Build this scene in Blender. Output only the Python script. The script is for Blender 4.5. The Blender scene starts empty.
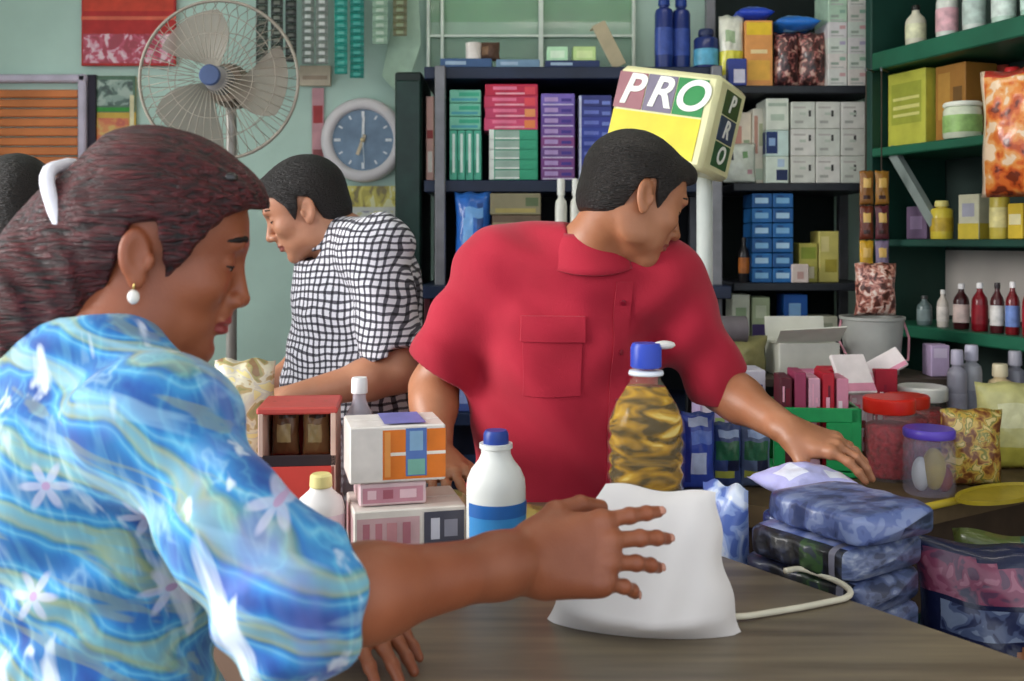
import bpy, math, random
import numpy as np
from mathutils import Vector, Matrix, Euler

# ------------------------------------------------------------ camera, sky, light
S = bpy.context.scene
EYE = 1.48            # eye height above the floor
cam_d = bpy.data.cameras.new('camera')
cam = bpy.data.objects.new('camera', cam_d)
S.collection.objects.link(cam)
cam.location = (0, 0, EYE)
cam.rotation_euler = (math.pi / 2, 0, 0)
cam_d.sensor_width = 36
cam_d.lens = 36 * 1000 / 1024
cam_d.shift_y = -(340.5 - 240) / 1024
cam_d.clip_start = 0.02
cam_d.dof.use_dof = True
cam_d.dof.focus_distance = 1.75
cam_d.dof.aperture_fstop = 6.3
S.camera = cam

world = bpy.data.worlds.new('sky')
S.world = world
world.use_nodes = True
wn = world.node_tree
bg = wn.nodes['Background']
bg.inputs['Color'].default_value = (0.86, 0.93, 1.0, 1)
bg.inputs['Strength'].default_value = 1.45

sun_d = bpy.data.lights.new('daylight', 'SUN')
sun_d.energy = 4.2
sun_d.angle = math.radians(35)
sun_d.color = (1.0, 0.97, 0.93)
sun = bpy.data.objects.new('daylight', sun_d)
S.collection.objects.link(sun)
sun.rotation_euler = Vector((0.93, 0.20, -0.30)).to_track_quat('-Z', 'Y').to_euler()

S.view_settings.view_transform = 'Standard'
S.view_settings.look = 'None'
S.view_settings.exposure = 0.08
S.view_settings.gamma = 1.0
S.view_settings.use_curve_mapping = False
S.cycles.use_denoising = True
S.cycles.max_bounces = 8
S.cycles.caustics_reflective = False
S.cycles.caustics_refractive = False

random.seed(7)
R = math.radians
COL = S.collection


def W(px, py, Y):
    """world point seen at a pixel of the photograph, Y metres in front of the camera"""
    return Vector(((px - 512) / 1000 * Y, Y, EYE - (py - 240) / 1000 * Y))


# ------------------------------------------------------------ materials
def lin(c):
    if isinstance(c, str):
        c = [int(c[i:i + 2], 16) / 255 for i in (0, 2, 4)]
    return tuple((v / 12.92 if v <= 0.04045 else ((v + 0.055) / 1.055) ** 2.4) for v in c)


MATS = {}


def mat(hexcol, rough=0.6, metal=0.0, spec=0.4, var=0.12, scale=18.0, bump=0.0, bscale=60.0, alpha=1.0,
        trans=0.0, ior=1.45, emit=0.0, sss=0.0, coat=0.0):
    key = (hexcol, rough, metal, spec, var, scale, bump, bscale, alpha, trans, ior, emit, sss, coat)
    if key in MATS:
        return MATS[key]
    m = bpy.data.materials.new('m_' + str(hexcol))
    m.use_nodes = True
    nt = m.node_tree
    b = nt.nodes['Principled BSDF']
    c = lin(hexcol)
    b.inputs['Roughness'].default_value = rough
    b.inputs['Metallic'].default_value = metal
    b.inputs['Specular IOR Level'].default_value = spec
    b.inputs['Transmission Weight'].default_value = trans
    b.inputs['IOR'].default_value = ior
    b.inputs['Alpha'].default_value = alpha
    b.inputs['Coat Weight'].default_value = coat
    if sss:
        b.inputs['Subsurface Weight'].default_value = sss
        b.inputs['Subsurface Radius'].default_value = (0.012, 0.005, 0.003)
        b.inputs['Subsurface Scale'].default_value = 1.0
    tc = nt.nodes.new('ShaderNodeTexCoord')
    n = nt.nodes.new('ShaderNodeTexNoise')
    n.inputs['Scale'].default_value = scale
    n.inputs['Detail'].default_value = 4
    nt.links.new(tc.outputs['Object'], n.inputs['Vector'])
    r = nt.nodes.new('ShaderNodeValToRGB')
    e = r.color_ramp.elements
    e[0].position, e[1].position = 0.3, 0.7
    e[0].color = tuple(v * (1 - var) for v in c) + (1,)
    e[1].color = tuple(min(1, v * (1 + var)) for v in c) + (1,)
    nt.links.new(n.outputs['Fac'], r.inputs['Fac'])
    nt.links.new(r.outputs['Color'], b.inputs['Base Color'])
    if emit:
        nt.links.new(r.outputs['Color'], b.inputs['Emission Color'])
        b.inputs['Emission Strength'].default_value = emit
    if bump:
        n2 = nt.nodes.new('ShaderNodeTexNoise')
        n2.inputs['Scale'].default_value = bscale
        n2.inputs['Detail'].default_value = 3
        nt.links.new(tc.outputs['Object'], n2.inputs['Vector'])
        bp = nt.nodes.new('ShaderNodeBump')
        bp.inputs['Strength'].default_value = bump
        bp.inputs['Distance'].default_value = 0.01
        nt.links.new(n2.outputs['Fac'], bp.inputs['Height'])
        nt.links.new(bp.outputs['Normal'], b.inputs['Normal'])
    MATS[key] = m
    return m


class NT:
    """small helper to write node trees"""
    def __init__(s, name):
        s.m = bpy.data.materials.new(name)
        s.m.use_nodes = True
        s.t = s.m.node_tree
        s.b = s.t.nodes['Principled BSDF']

    def n(s, typ, **kw):
        nd = s.t.nodes.new(typ)
        for k, v in kw.items():
            if k in nd.inputs.keys() and not hasattr(nd, k):
                nd.inputs[k].default_value = v
            else:
                setattr(nd, k, v)
        return nd

    def l(s, a, b):
        s.t.links.new(a, b)

    def math(s, op, a, b=None, clamp=False):
        nd = s.t.nodes.new('ShaderNodeMath')
        nd.operation = op
        nd.use_clamp = clamp
        for i, v in enumerate((a, b)):
            if v is None:
                continue
            if isinstance(v, (int, float)):
                nd.inputs[i].default_value = v
            else:
                s.l(v, nd.inputs[i])
        return nd.outputs[0]

    def ramp(s, fac, stops, interp='LINEAR'):
        nd = s.t.nodes.new('ShaderNodeValToRGB')
        nd.color_ramp.interpolation = interp
        el = nd.color_ramp.elements
        while len(el) < len(stops):
            el.new(0.5)
        for e, (p, c) in zip(el, stops):
            e.position = p
            e.color = tuple(lin(c)) + (1,)
        s.l(fac, nd.inputs['Fac'])
        return nd.outputs['Color']

    def mix(s, fac, a, b):
        nd = s.t.nodes.new('ShaderNodeMix')
        nd.data_type = 'RGBA'
        if isinstance(fac, (int, float)):
            nd.inputs[0].default_value = fac
        else:
            s.l(fac, nd.inputs[0])
        for i, v in ((6, a), (7, b)):
            if isinstance(v, str):
                nd.inputs[i].default_value = tuple(lin(v)) + (1,)
            else:
                s.l(v, nd.inputs[i])
        return nd.outputs[2]


# ------------------------------------------------------------ mesh building
def link(name, me, mats, parent=None, smooth=False):
    o = bpy.data.objects.new(name, me)
    COL.objects.link(o)
    for m in (mats if isinstance(mats, (list, tuple)) else [mats]):
        me.materials.append(m)
    if smooth:
        me.polygons.foreach_set('use_smooth', [True] * len(me.polygons))
        if smooth == 'angle':
            try:
                me.set_sharp_from_angle(angle=R(38))
            except Exception:
                pass
    if parent is not None:
        o.parent = parent
    return o


class MB:
    def __init__(s):
        s.v, s.f, s.mi = [], [], []

    def add(s, vs, fs, mi=0, M=None):
        o = len(s.v)
        for p in vs:
            s.v.append(tuple(M @ Vector(p)) if M is not None else tuple(p))
        for f in fs:
            s.f.append(tuple(o + i for i in f))
            s.mi.append(mi)
        return s

    def box(s, c, d, mi=0, M=None, bev=0.0):
        x, y, z = (v / 2 for v in d)
        b = min(bev, x * .6, y * .6, z * .6)
        if b <= 0:
            vs = [(c[0] + i * x, c[1] + j * y, c[2] + k * z) for i in (-1, 1) for j in (-1, 1) for k in (-1, 1)]
            fs = [(0, 1, 3, 2), (4, 6, 7, 5), (0, 4, 5, 1), (2, 3, 7, 6), (0, 2, 6, 4), (1, 5, 7, 3)]
            return s.add(vs, fs, mi, M)
        vs, idx = [], {}
        for i in (-1, 1):
            for j in (-1, 1):
                for k in (-1, 1):
                    for ax in range(3):
                        p = [i * (x - b), j * (y - b), k * (z - b)]
                        p[ax] = (i, j, k)[ax] * (x, y, z)[ax]
                        idx[(i, j, k, ax)] = len(vs)
                        vs.append((c[0] + p[0], c[1] + p[1], c[2] + p[2]))
        fs = []
        for ax in range(3):
            a1, a2 = (ax + 1) % 3, (ax + 2) % 3
            for sg in (-1, 1):
                q = []
                for u, w in ((-1, -1), (1, -1), (1, 1), (-1, 1)):
                    t = [0, 0, 0]
                    t[ax], t[a1], t[a2] = sg, u, w
                    q.append(idx[(*t, ax)])
                fs.append(tuple(q) if sg > 0 else tuple(reversed(q)))
            for u in (-1, 1):
                for w in (-1, 1):
                    def key(e, axx):
                        t = [0, 0, 0]
                        t[ax], t[a1], t[a2] = e, u, w
                        return idx[(*t, axx)]
                    q = (key(-1, a1), key(1, a1), key(1, a2), key(-1, a2))
                    fs.append(q if u * w < 0 else tuple(reversed(q)))
        for i in (-1, 1):
            for j in (-1, 1):
                for k in (-1, 1):
                    q = tuple(idx[(i, j, k, a)] for a in range(3))
                    fs.append(q if i * j * k > 0 else tuple(reversed(q)))
        return s.add(vs, fs, mi, M)

    def lathe(s, prof, n=24, c=(0, 0, 0), mi=0, M=None, sx=1.0, sy=1.0, closed=True):
        vs, fs = [], []
        for r, z in prof:
            for k in range(n):
                a = 2 * math.pi * k / n
                vs.append((c[0] + r * sx * math.cos(a), c[1] + r * sy * math.sin(a), c[2] + z))
        for i in range(len(prof) - 1):
            for k in range(n):
                k2 = (k + 1) % n
                fs.append((i * n + k, i * n + k2, (i + 1) * n + k2, (i + 1) * n + k))
        if closed:
            fs.append(tuple(reversed(range(n))))
            fs.append(tuple((len(prof) - 1) * n + k for k in range(n)))
        return s.add(vs, fs, mi, M)

    def tube(s, pts, r, n=10, mi=0, M=None, cyc=False):
        pts = [Vector(p) for p in pts]
        L = len(pts)
        rr = r if isinstance(r, (list, tuple)) else [r] * L
        vs, fs = [], []
        up = None
        for i, p in enumerate(pts):
            t = (pts[(i + 1) % L] - pts[i - 1]) if cyc else (pts[min(i + 1, L - 1)] - pts[max(i - 1, 0)])
            t.normalize()
            if up is None:
                up = t.orthogonal().normalized()
            up = (up - t * up.dot(t)).normalized()
            w = t.cross(up)
            for k in range(n):
                a = 2 * math.pi * k / n
                vs.append(p + (up * math.cos(a) + w * math.sin(a)) * rr[i])
        for i in range(L if cyc else L - 1):
            j = (i + 1) % L
            for k in range(n):
                k2 = (k + 1) % n
                fs.append((i * n + k, i * n + k2, j * n + k2, j * n + k))
        if not cyc:
            fs.append(tuple(reversed(range(n))))
            fs.append(tuple((L - 1) * n + k for k in range(n)))
        return s.add(vs, fs, mi, M)

    def ell(s, c, r, mi=0, M=None, n=16, m=10):
        prof = []
        vs, fs = [], []
        for i in range(1, m):
            th = math.pi * i / m
            for k in range(n):
                a = 2 * math.pi * k / n
                vs.append((c[0] + r[0] * math.sin(th) * math.cos(a), c[1] + r[1] * math.sin(th) * math.sin(a),
                           c[2] - r[2] * math.cos(th)))
        b0, t0 = len(vs), len(vs) + 1
        vs += [(c[0], c[1], c[2] - r[2]), (c[0], c[1], c[2] + r[2])]
        for i in range(m - 2):
            for k in range(n):
                k2 = (k + 1) % n
                fs.append((i * n + k, i * n + k2, (i + 1) * n + k2, (i + 1) * n + k))
        for k in range(n):
            k2 = (k + 1) % n
            fs.append((b0, k2, k))
            fs.append((t0, (m - 2) * n + k, (m - 2) * n + k2))
        return s.add(vs, fs, mi, M)

    def poly(s, pts, z0, z1, mi=0, M=None):
        n = len(pts)
        vs = [(x, y, z0) for x, y in pts] + [(x, y, z1) for x, y in pts]
        fs = [tuple(reversed(range(n))), tuple(range(n, 2 * n))]
        fs += [(i, (i + 1) % n, n + (i + 1) % n, n + i) for i in range(n)]
        return s.add(vs, fs, mi, M)

    def grid(s, fn, nu, nv, mi=0, M=None, mfn=None):
        vs = [fn(i / nu, j / nv) for i in range(nu + 1) for j in range(nv + 1)]
        o = len(s.f)
        fs = [(i * (nv + 1) + j, (i + 1) * (nv + 1) + j, (i + 1) * (nv + 1) + j + 1, i * (nv + 1) + j + 1)
              for i in range(nu) for j in range(nv)]
        s.add(vs, fs, mi, M)
        if mfn:
            for q in range(nu * nv):
                i, j = divmod(q, nv)
                s.mi[o + q] = mfn((i + .5) / nu, (j + .5) / nv)
        return s

    def build(s, name, mats, parent=None, smooth=False):
        me = bpy.data.meshes.new(name)
        me.from_pydata([tuple(v) for v in s.v], [], s.f)
        me.polygons.foreach_set('material_index', s.mi)
        me.update()
        return link(name, me, mats, parent, smooth)


def tag(o, label, cat, group=None, kind=None):
    if label:
        o['label'] = label
    if cat:
        o['category'] = cat
    if group:
        o['group'] = group
    if kind:
        o['kind'] = kind
    return o


def thing(name, label, cat, loc=(0, 0, 0), rz=0.0, group=None, rot=None):
    o = bpy.data.objects.new(name, None)
    COL.objects.link(o)
    o.empty_display_size = 0.05
    o.location = loc
    o.rotation_euler = rot if rot is not None else (0, 0, rz)
    return tag(o, label, cat, group)


ORD = ['first', 'second', 'third', 'fourth', 'fifth', 'sixth', 'seventh', 'eighth', 'ninth', 'tenth', 'eleventh', 'twelfth']


# ------------------------------------------------------------ distance fields for bodies and cloth
class Prim:
    def __init__(s, op, fn, lo, hi, k):
        s.op, s.fn, s.lo, s.hi, s.k = op, fn, np.array(lo, float), np.array(hi, float), k


def _aabb(M, lo, hi):
    P = [M @ Vector((x, y, z)) for x in (lo[0], hi[0]) for y in (lo[1], hi[1]) for z in (lo[2], hi[2])]
    return [min(p[i] for p in P) for i in range(3)], [max(p[i] for p in P) for i in range(3)]


class Sculpt:
    """a list of blended solids; mesh() turns it into one surface"""
    def __init__(s, M=None):
        s.p = []
        s.M = M or Matrix.Identity(4)

    def _local(s):
        M = s.M
        sc = M.to_scale()[0]
        A = np.array(M.inverted())
        return M, sc, A

    def _push(s, op, f, lo, hi, k):
        M, sc, A = s._local()

        def fn(X, Y, Z):
            x = A[0, 0] * X + A[0, 1] * Y + A[0, 2] * Z + A[0, 3]
            y = A[1, 0] * X + A[1, 1] * Y + A[1, 2] * Z + A[1, 3]
            z = A[2, 0] * X + A[2, 1] * Y + A[2, 2] * Z + A[2, 3]
            return f(x, y, z) * sc
        lo, hi = _aabb(M, lo, hi)
        s.p.append(Prim(op, fn, lo, hi, k * sc))

    def ell(s, c, r, k=0.02, op='+', E=None):
        c = np.array(c, float)
        r = np.array(r, float)
        Q = np.array(E.transposed()) if E is not None else None
        m = max(r)

        def f(x, y, z):
            x, y, z = x - c[0], y - c[1], z - c[2]
            if Q is not None:
                x, y, z = (Q[i, 0] * x + Q[i, 1] * y + Q[i, 2] * z for i in range(3))
            k0 = np.sqrt((x / r[0]) ** 2 + (y / r[1]) ** 2 + (z / r[2]) ** 2)
            k1 = np.sqrt((x / r[0] ** 2) ** 2 + (y / r[1] ** 2) ** 2 + (z / r[2] ** 2) ** 2)
            return k0 * (k0 - 1) / np.maximum(k1, 1e-6)
        s._push(op, f, c - m, c + m, k)

    def cone(s, a, b, ra, rb, k=0.02, op='+', flat=None, fs=1.0):
        a = np.array(a, float)
        b = np.array(b, float)
        ba = b - a
        L2 = float(ba @ ba)
        fl = np.array(Vector(flat).normalized()) if flat is not None else None

        def f(x, y, z):
            px, py, pz = x - a[0], y - a[1], z - a[2]
            t = np.clip((px * ba[0] + py * ba[1] + pz * ba[2]) / L2, 0, 1)
            qx, qy, qz = px - t * ba[0], py - t * ba[1], pz - t * ba[2]
            if fl is not None:
                h = qx * fl[0] + qy * fl[1] + qz * fl[2]
                g = 1 / fs - 1
                qx, qy, qz = qx + fl[0] * h * g, qy + fl[1] * h * g, qz + fl[2] * h * g
                return (np.sqrt(qx * qx + qy * qy + qz * qz) - (ra + (rb - ra) * t)) * min(1, max(fs, .5))
            return np.sqrt(qx * qx + qy * qy + qz * qz) - (ra + (rb - ra) * t)
        m = max(ra, rb)
        s._push(op, f, np.minimum(a, b) - m, np.maximum(a, b) + m, k)

    def chain(s, pts, rs, k=0.02, op='+', **kw):
        for i in range(len(pts) - 1):
            s.cone(pts[i], pts[i + 1], rs[i], rs[i + 1], k, op, **kw)

    def cyl(s, a, b, r, k=0.004, op='-'):
        a = np.array(a, float)
        b = np.array(b, float)
        ba = b - a
        L = float(np.sqrt(ba @ ba))
        u = ba / L

        def f(x, y, z):
            px, py, pz = x - a[0], y - a[1], z - a[2]
            h = px * u[0] + py * u[1] + pz * u[2]
            q = np.sqrt(np.maximum(px * px + py * py + pz * pz - h * h, 0))
            dr = q - r
            dh = np.abs(h - L / 2) - L / 2
            return np.maximum(dr, dh)
        s._push(op, f, np.minimum(a, b) - r, np.maximum(a, b) + r, k)

    def clip(s, f, lo, hi, k=0.004):
        """keep only where f(x,y,z) < 0 (local coordinates)"""
        s._push('&', f, lo, hi, k)

    def wobble(s, f, lo, hi):
        s._push('w', f, lo, hi, 0.0)

    def field(s, lo, hi, res):
        lo = np.array(lo, float)
        n = [int(math.ceil((hi[i] - lo[i]) / res)) + 1 for i in range(3)]
        ax = [(lo[i] + res * np.arange(n[i])).astype(np.float32) for i in range(3)]
        d = np.full(n, 0.5, np.float32)
        for p in s.p:
            mg = p.k * 1.2 + res * 3
            sl, ok = [], True
            for i in range(3):
                a = max(0, int(math.floor((p.lo[i] - mg - lo[i]) / res)))
                b = min(n[i], int(math.ceil((p.hi[i] + mg - lo[i]) / res)) + 1)
                if b <= a:
                    ok = False
                    break
                sl.append(slice(a, b))
            if not ok:
                continue
            sl = tuple(sl)
            X = ax[0][sl[0]][:, None, None]
            Y = ax[1][sl[1]][None, :, None]
            Z = ax[2][sl[2]][None, None, :]
            v = p.fn(X, Y, Z).astype(np.float32)
            a = d[sl]
            k = max(p.k, 1e-6)
            if p.op == '+':
                h = np.maximum(k - np.abs(a - v), 0) / k
                d[sl] = np.minimum(a, v) - h * h * k * 0.25
            elif p.op == '-':
                v = -v
                h = np.maximum(k - np.abs(a - v), 0) / k
                d[sl] = np.maximum(a, v) + h * h * k * 0.25
            elif p.op == '&':
                h = np.maximum(k - np.abs(a - v), 0) / k
                d[sl] = np.maximum(a, v) + h * h * k * 0.25
            elif p.op == 'w':
                d[sl] = a + v
        return d, lo

    def surf(s, lo, hi, res):
        d, lo = s.field(lo, hi, res)
        return nets(d, lo, res)

    def mesh(s, name, boxes, mats, parent=None, matfn=None):
        V, F = [], []
        o = 0
        for lo, hi, res in boxes:
            v, f = s.surf(lo, hi, res)
            V.append(v)
            F.append(f + o)
            o += len(v)
        V = np.concatenate(V)
        F = np.concatenate(F)
        me = bpy.data.meshes.new(name)
        me.vertices.add(len(V))
        me.vertices.foreach_set('co', V.astype(np.float32).ravel())
        me.loops.add(F.size)
        me.loops.foreach_set('vertex_index', F.astype(np.int32).ravel())
        me.polygons.add(len(F))
        me.polygons.foreach_set('loop_start', np.arange(0, F.size, 4, dtype=np.int32))
        if matfn is not None:
            c = V[F].mean(axis=1)
            me.polygons.foreach_set('material_index', matfn(c).astype(np.int32))
        me.update(calc_edges=True)
        me.validate()
        return link(name, me, mats, parent, True)


def nets(d, lo, res):
    s = d < 0
    nx, ny, nz = d.shape
    off = [(i, j, k) for i in (0, 1) for j in (0, 1) for k in (0, 1)]
    cnt = np.zeros((nx - 1, ny - 1, nz - 1), np.uint8)
    for i, j, k in off:
        cnt += s[i:nx - 1 + i, j:ny - 1 + j, k:nz - 1 + k]
    act = (cnt > 0) & (cnt < 8)
    ai = np.argwhere(act)
    if len(ai) == 0:
        return np.zeros((0, 3)), np.zeros((0, 4), int)
    idx = np.full(act.shape, -1, np.int64)
    idx[act] = np.arange(len(ai))
    cv = [d[ai[:, 0] + i, ai[:, 1] + j, ai[:, 2] + k] for i, j, k in off]
    acc = np.zeros((len(ai), 3))
    num = np.zeros(len(ai))
    for a in range(8):
        for b in range(a + 1, 8):
            da = np.array(off[b]) - np.array(off[a])
            if np.abs(da).sum() != 1:
                continue
            va, vb = cv[a], cv[b]
            m = (va < 0) != (vb < 0)
            t = va[m] / (va[m] - vb[m])
            acc[m] += np.array(off[a]) + t[:, None] * da
            num[m] += 1
    v = lo + (ai + acc / num[:, None]) * res
    quads = []
    for ax in range(3):
        n = d.shape[ax]
        a = np.take(s, range(n - 1), ax)
        b = np.take(s, range(1, n), ax)
        e = np.argwhere(a != b)
        o1, o2 = (ax + 1) % 3, (ax + 2) % 3
        e = e[(e[:, o1] > 0) & (e[:, o2] > 0) & (e[:, o1] < d.shape[o1] - 1) & (e[:, o2] < d.shape[o2] - 1)]
        sg = a[e[:, 0], e[:, 1], e[:, 2]]

        def cell(u, w):
            q = e.copy()
            q[:, o1] += u
            q[:, o2] += w
            return idx[q[:, 0], q[:, 1], q[:, 2]]
        q = np.stack([cell(-1, -1), cell(0, -1), cell(0, 0), cell(-1, 0)], 1)
        q[~sg] = q[~sg][:, ::-1]
        quads.append(q)
    return v, np.concatenate(quads)
# ------------------------------------------------------------ the room
def struct(o, kind='structure'):
    o['kind'] = kind
    return o


mint = mat('c0dacd', .7, var=.10, scale=3.0, bump=.15, bscale=25)
green = mat('1c5c44', .45, var=.18, scale=6)
dkgreen = mat('163d33', .55, var=.2, scale=6)
steel = mat('77777c', .45, .3, var=.15)
dark = mat('14161c', .5, var=.2)
struct(MB().box((0, 1.0, -.05), (6.4, 7.0, .1)).build('floor', [mat('7d7468', .6, var=.15, scale=2)]))
struct(MB().box((-.1, 3.84, 1.45), (5.2, .12, 2.9)).build('wall_back', [mint]))
struct(MB().box((2.2, 1.35, 1.45), (.12, 5.1, 2.9)).build('wall_right', [mat('b9b7b2', .7, var=.08, scale=3)]))
struct(MB().box((-2.46, 3.25, 1.45), (.12, 1.1, 2.9)).build('wall_left', [mint]))
struct(MB().box((.2, 2.15, 2.96), (5.6, 3.7, .12)).build('ceiling', [mat('c9d2c8', .8, var=.06)]))

# unseen tube lamps, added under the ceiling as fill light for the shop
for i, (x, y) in enumerate(((-1.0, 1.7), (.55, 1.25), (.45, 2.55))):
    t = thing('fill_tube_lamp', ['added fill tube lamp, unseen on the ceiling over the street end', 'added fill tube lamp, unseen on the ceiling over the counter',
                            'added fill tube lamp, unseen on the ceiling before the back shelves'][i], 'lamp', (x, y, 2.9))
    MB().box((0, 0, -.025), (1.25, .09, .05), bev=.01).build('housing', [mat('d8d8d4', .5)], t)
    tb = MB()
    tb.tube([(-.58, 0, -.075), (.58, 0, -.075)], .017, 14)
    tb.build('tube', [mat('fff6ea', .4, emit=13.0, var=.0)], t, True)
    for sx in (-1, 1):
        MB().box((sx * .59, 0, -.065), (.03, .035, .04), bev=.005).build('end_cap', [mat('cfcfcb', .5)], t)

# louvred shutter in the back wall
s1 = MB()
wood = mat('d8804a', .6, var=.2, scale=5)
for z in np.arange(.95, 2.04, .036):
    s1.box((-1.80, 3.765, z), (.34, .02, .030), 0, bev=.004)
o = thing('window', None, None, (-1.80, 3.77, .93))
o.name = 'window_1'
struct(o)
k = s1.build('louvre_panel', [wood])
f1 = MB()
f1.box((-1.607, 3.755, 1.5), (.03, .05, 1.20), bev=.006)
f1.box((-2.0, 3.755, 1.5), (.03, .05, 1.20), bev=.006)
f1.box((-1.80, 3.755, 2.085), (.42, .05, .028), bev=.006)
f1.box((-1.80, 3.755, .92), (.42, .05, .028), bev=.006)
k2 = f1.build('window_frame', [mat('cfc3d4', .5, var=.1)])
mbk = MB().box((-1.577, 3.765, 1.5), (.03, .03, 1.2)).build('trim', [mat('2c2533', .6)])
for q in (k, k2, mbk):
    q.parent = o
    q.matrix_parent_inverse = Matrix.Translation(-o.location)

# glazed panel above the shelves
o = thing('window', None, None, (.15, 3.77, 2.04))
o.name = 'window_2'
struct(o)
fr = MB()
for px in (428, 442, 541, 634):
    x = (px - 512) / 1000 * 3.72
    fr.box((x, 3.735, 2.40), (.012 if px != 541 else .018, .02, .66), 0, bev=.002)
for py in (35, -60):
    z = EYE - (py - 240) / 1000 * 3.72
    fr.box((.07, 3.738, z), (.78, .012, .008), 0)
g2 = MB()
for a, b_ in ((428, 442), (442, 541), (541, 634)):
    xa, xb = (a - 512) / 1000 * 3.72, (b_ - 512) / 1000 * 3.72
    g2.box(((xa + xb) / 2, 3.75, 2.40), (xb - xa, .006, .66), 0)
bk = MB()
bands = [(2.10, 2.17, '3c6a50'), (2.17, 2.25, '567f62'), (2.25, 2.30, '9db8a2'), (2.30, 2.75, '5e9a62')]
mm = []
for i, (z0, z1, c) in enumerate(bands):
    bk.box((.07, 3.768, (z0 + z1) / 2), (.78, .010, z1 - z0), i)
    mm.append(mat(c, .5, var=.25, scale=7))
ks = [fr.build('window_frame', [mat('dfe9dc', .4)]), g2.build('pane', [mat('d4efdc', .05, trans=.0, alpha=.18, var=.02)]), bk.build('painted_panel', mm)]
for q in ks:
    q.parent = o
    q.matrix_parent_inverse = Matrix.Translation(-o.location)

# ------------------------------------------------------------ counter
cd = Vector((-.58, .813))
cn = Vector((.813, .58))


def cp(t, w):
    """point beside the counter: t along its far edge, w beyond it"""
    return Vector((.346, 1.4545)) + cd * t + cn * w


def wood_mat():
    q = NT('m_counter_wood')
    tc = q.n('ShaderNodeTexCoord')
    mp = q.n('ShaderNodeMapping')
    mp.inputs['Rotation'].default_value = (0, 0, R(54.5))
    mp.inputs['Scale'].default_value = (1.2, 14, 14)
    q.l(tc.outputs['Object'], mp.inputs['Vector'])
    nz = q.n('ShaderNodeTexNoise')
    nz.inputs['Scale'].default_value = 2.2
    nz.inputs['Detail'].default_value = 6
    q.l(mp.outputs['Vector'], nz.inputs['Vector'])
    q.l(q.ramp(nz.outputs['Fac'], [(.3, '54493c'), (.5, '6b5f4e'), (.72, '7f725c')]), q.b.inputs['Base Color'])
    q.b.inputs['Roughness'].default_value = .42
    return q.m


t = thing('counter', 'long worn brown wooden shop counter running diagonally past the woman', 'counter', (0, 0, 0))
cpts = [(.97, .585), (.09, 1.813), (-.70, 1.813), (.36, .33)]
MB().poly([(.99, .57), (.098, 1.83), (-.735, 1.83), (.345, .31)], .962, 1.0).build('counter_top', [wood_mat()], t)
MB().poly([(.93, .62), (.085, 1.79), (-.56, 1.79), (.45, .41)], .10, .9615).build('front_panel', [mat('5a4334', .6, var=.2, scale=4)], t)
MB().poly([(.90, .64), (.075, 1.77), (-.54, 1.77), (.47, .44)], 0.0, .0995).build('plinth', [dark], t)
MB().tube([(.975, .563, .981), (.092, 1.824, .981)], .019, 10).build('edge_strip', [mat('8a7d66', .5)], t, True)

# side table with the jars and packs, and the tiered stand on it
TABLE = .95
t = thing('side_table', 'dark wooden side table loaded with jars and packs right of the red shirt', 'table', (0, 0, 0))
MB().poly([(.36, 2.06), (.66, 1.905), (1.405, 2.358), (1.16, 3.02), (.36, 3.02)], .905, TABLE).build('table_top', [mat('5b4a32', .6, var=.2)], t)
MB().poly([(.38, 2.09), (.66, 1.935), (1.37, 2.362), (1.14, 2.99), (.38, 2.99)], .72, .9045).build('apron', [mat('3a2c20', .7, var=.2)], t)
for x, y in ((.42, 2.13), (.68, 1.99), (1.32, 2.40), (1.10, 2.95), (.42, 2.95)):
    MB().box((x, y, .36), (.05, .05, .72), bev=.005).build('leg', [mat('3a2c20', .7, var=.2)], t)
m = MB()
m.tube([(.655, 1.897, .945), (1.40, 2.350, .945)], .008, 8)
m.build('edge_strip', [mat('b9a22c', .45, var=.15)], t, True)
TIER = 1.11
t = thing('stepped_stand', 'low dark stand at the back of the side table under the grey bucket', 'stand', (0, 0, 0))
MB().poly([(.50, 2.66), (1.20, 2.66), (1.11, 2.99), (.50, 2.99)], TIER - .02, TIER).build('top', [mat('4a4038', .6, var=.2)], t)
for x, y in ((.53, 2.69), (1.16, 2.69), (.53, 2.96), (1.08, 2.96)):
    MB().box((x, y, (TABLE + TIER - .019) / 2), (.03, .03, TIER - .0205 - TABLE), bev=.003).build('leg', [dark], t)

# low bench behind the counter carrying the blue packs
BENCH = .70
a, b_, c, d = cp(.20, .045), cp(-.55, .045), cp(-.55, .42), cp(.0, .42)
t = thing('bench', 'low dark bench behind the counter under the heap of blue packs', 'bench', (0, 0, 0))
MB().poly([tuple(p) for p in (a, b_, c, d)][::-1], BENCH - .03, BENCH).build('seat', [mat('3d3128', .6, var=.2)], t)
for p in (cp(.16, .08), cp(-.51, .08), cp(-.51, .385), cp(-.02, .385)):
    MB().box((p.x, p.y, (BENCH - .03) / 2), (.05, .05, BENCH - .03), bev=.004).build('leg', [mat('3d3128', .6, var=.2)], t)


# ------------------------------------------------------------ shelving
def shelf_unit(name, label, x0, x1, y0, y1, boards, posts, m_board, m_post, top, thick=.026, deeper={}, back=None):
    t = thing(name, label, 'shelf', ((x0 + x1) / 2, (y0 + y1) / 2, 0))
    cx, cy = (x0 + x1) / 2, (y0 + y1) / 2
    for i, z in enumerate(boards):
        yy = deeper.get(i, y0)
        MB().box((0, (yy + y1) / 2 - cy, z - thick / 2), (x1 - x0, y1 - yy, thick), bev=.003).build('shelf_board', [m_board], t)
    for x, y in posts:
        MB().box((x - cx, y - cy, top / 2), (.034, .034, top), bev=.003).build('post', [m_post], t)
    if back is not None:
        MB().box((0, y1 + .006 - cy, top / 2), (x1 - x0 - .01, .008, top - .02)).build('back_panel', [back], t)
    return t


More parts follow.
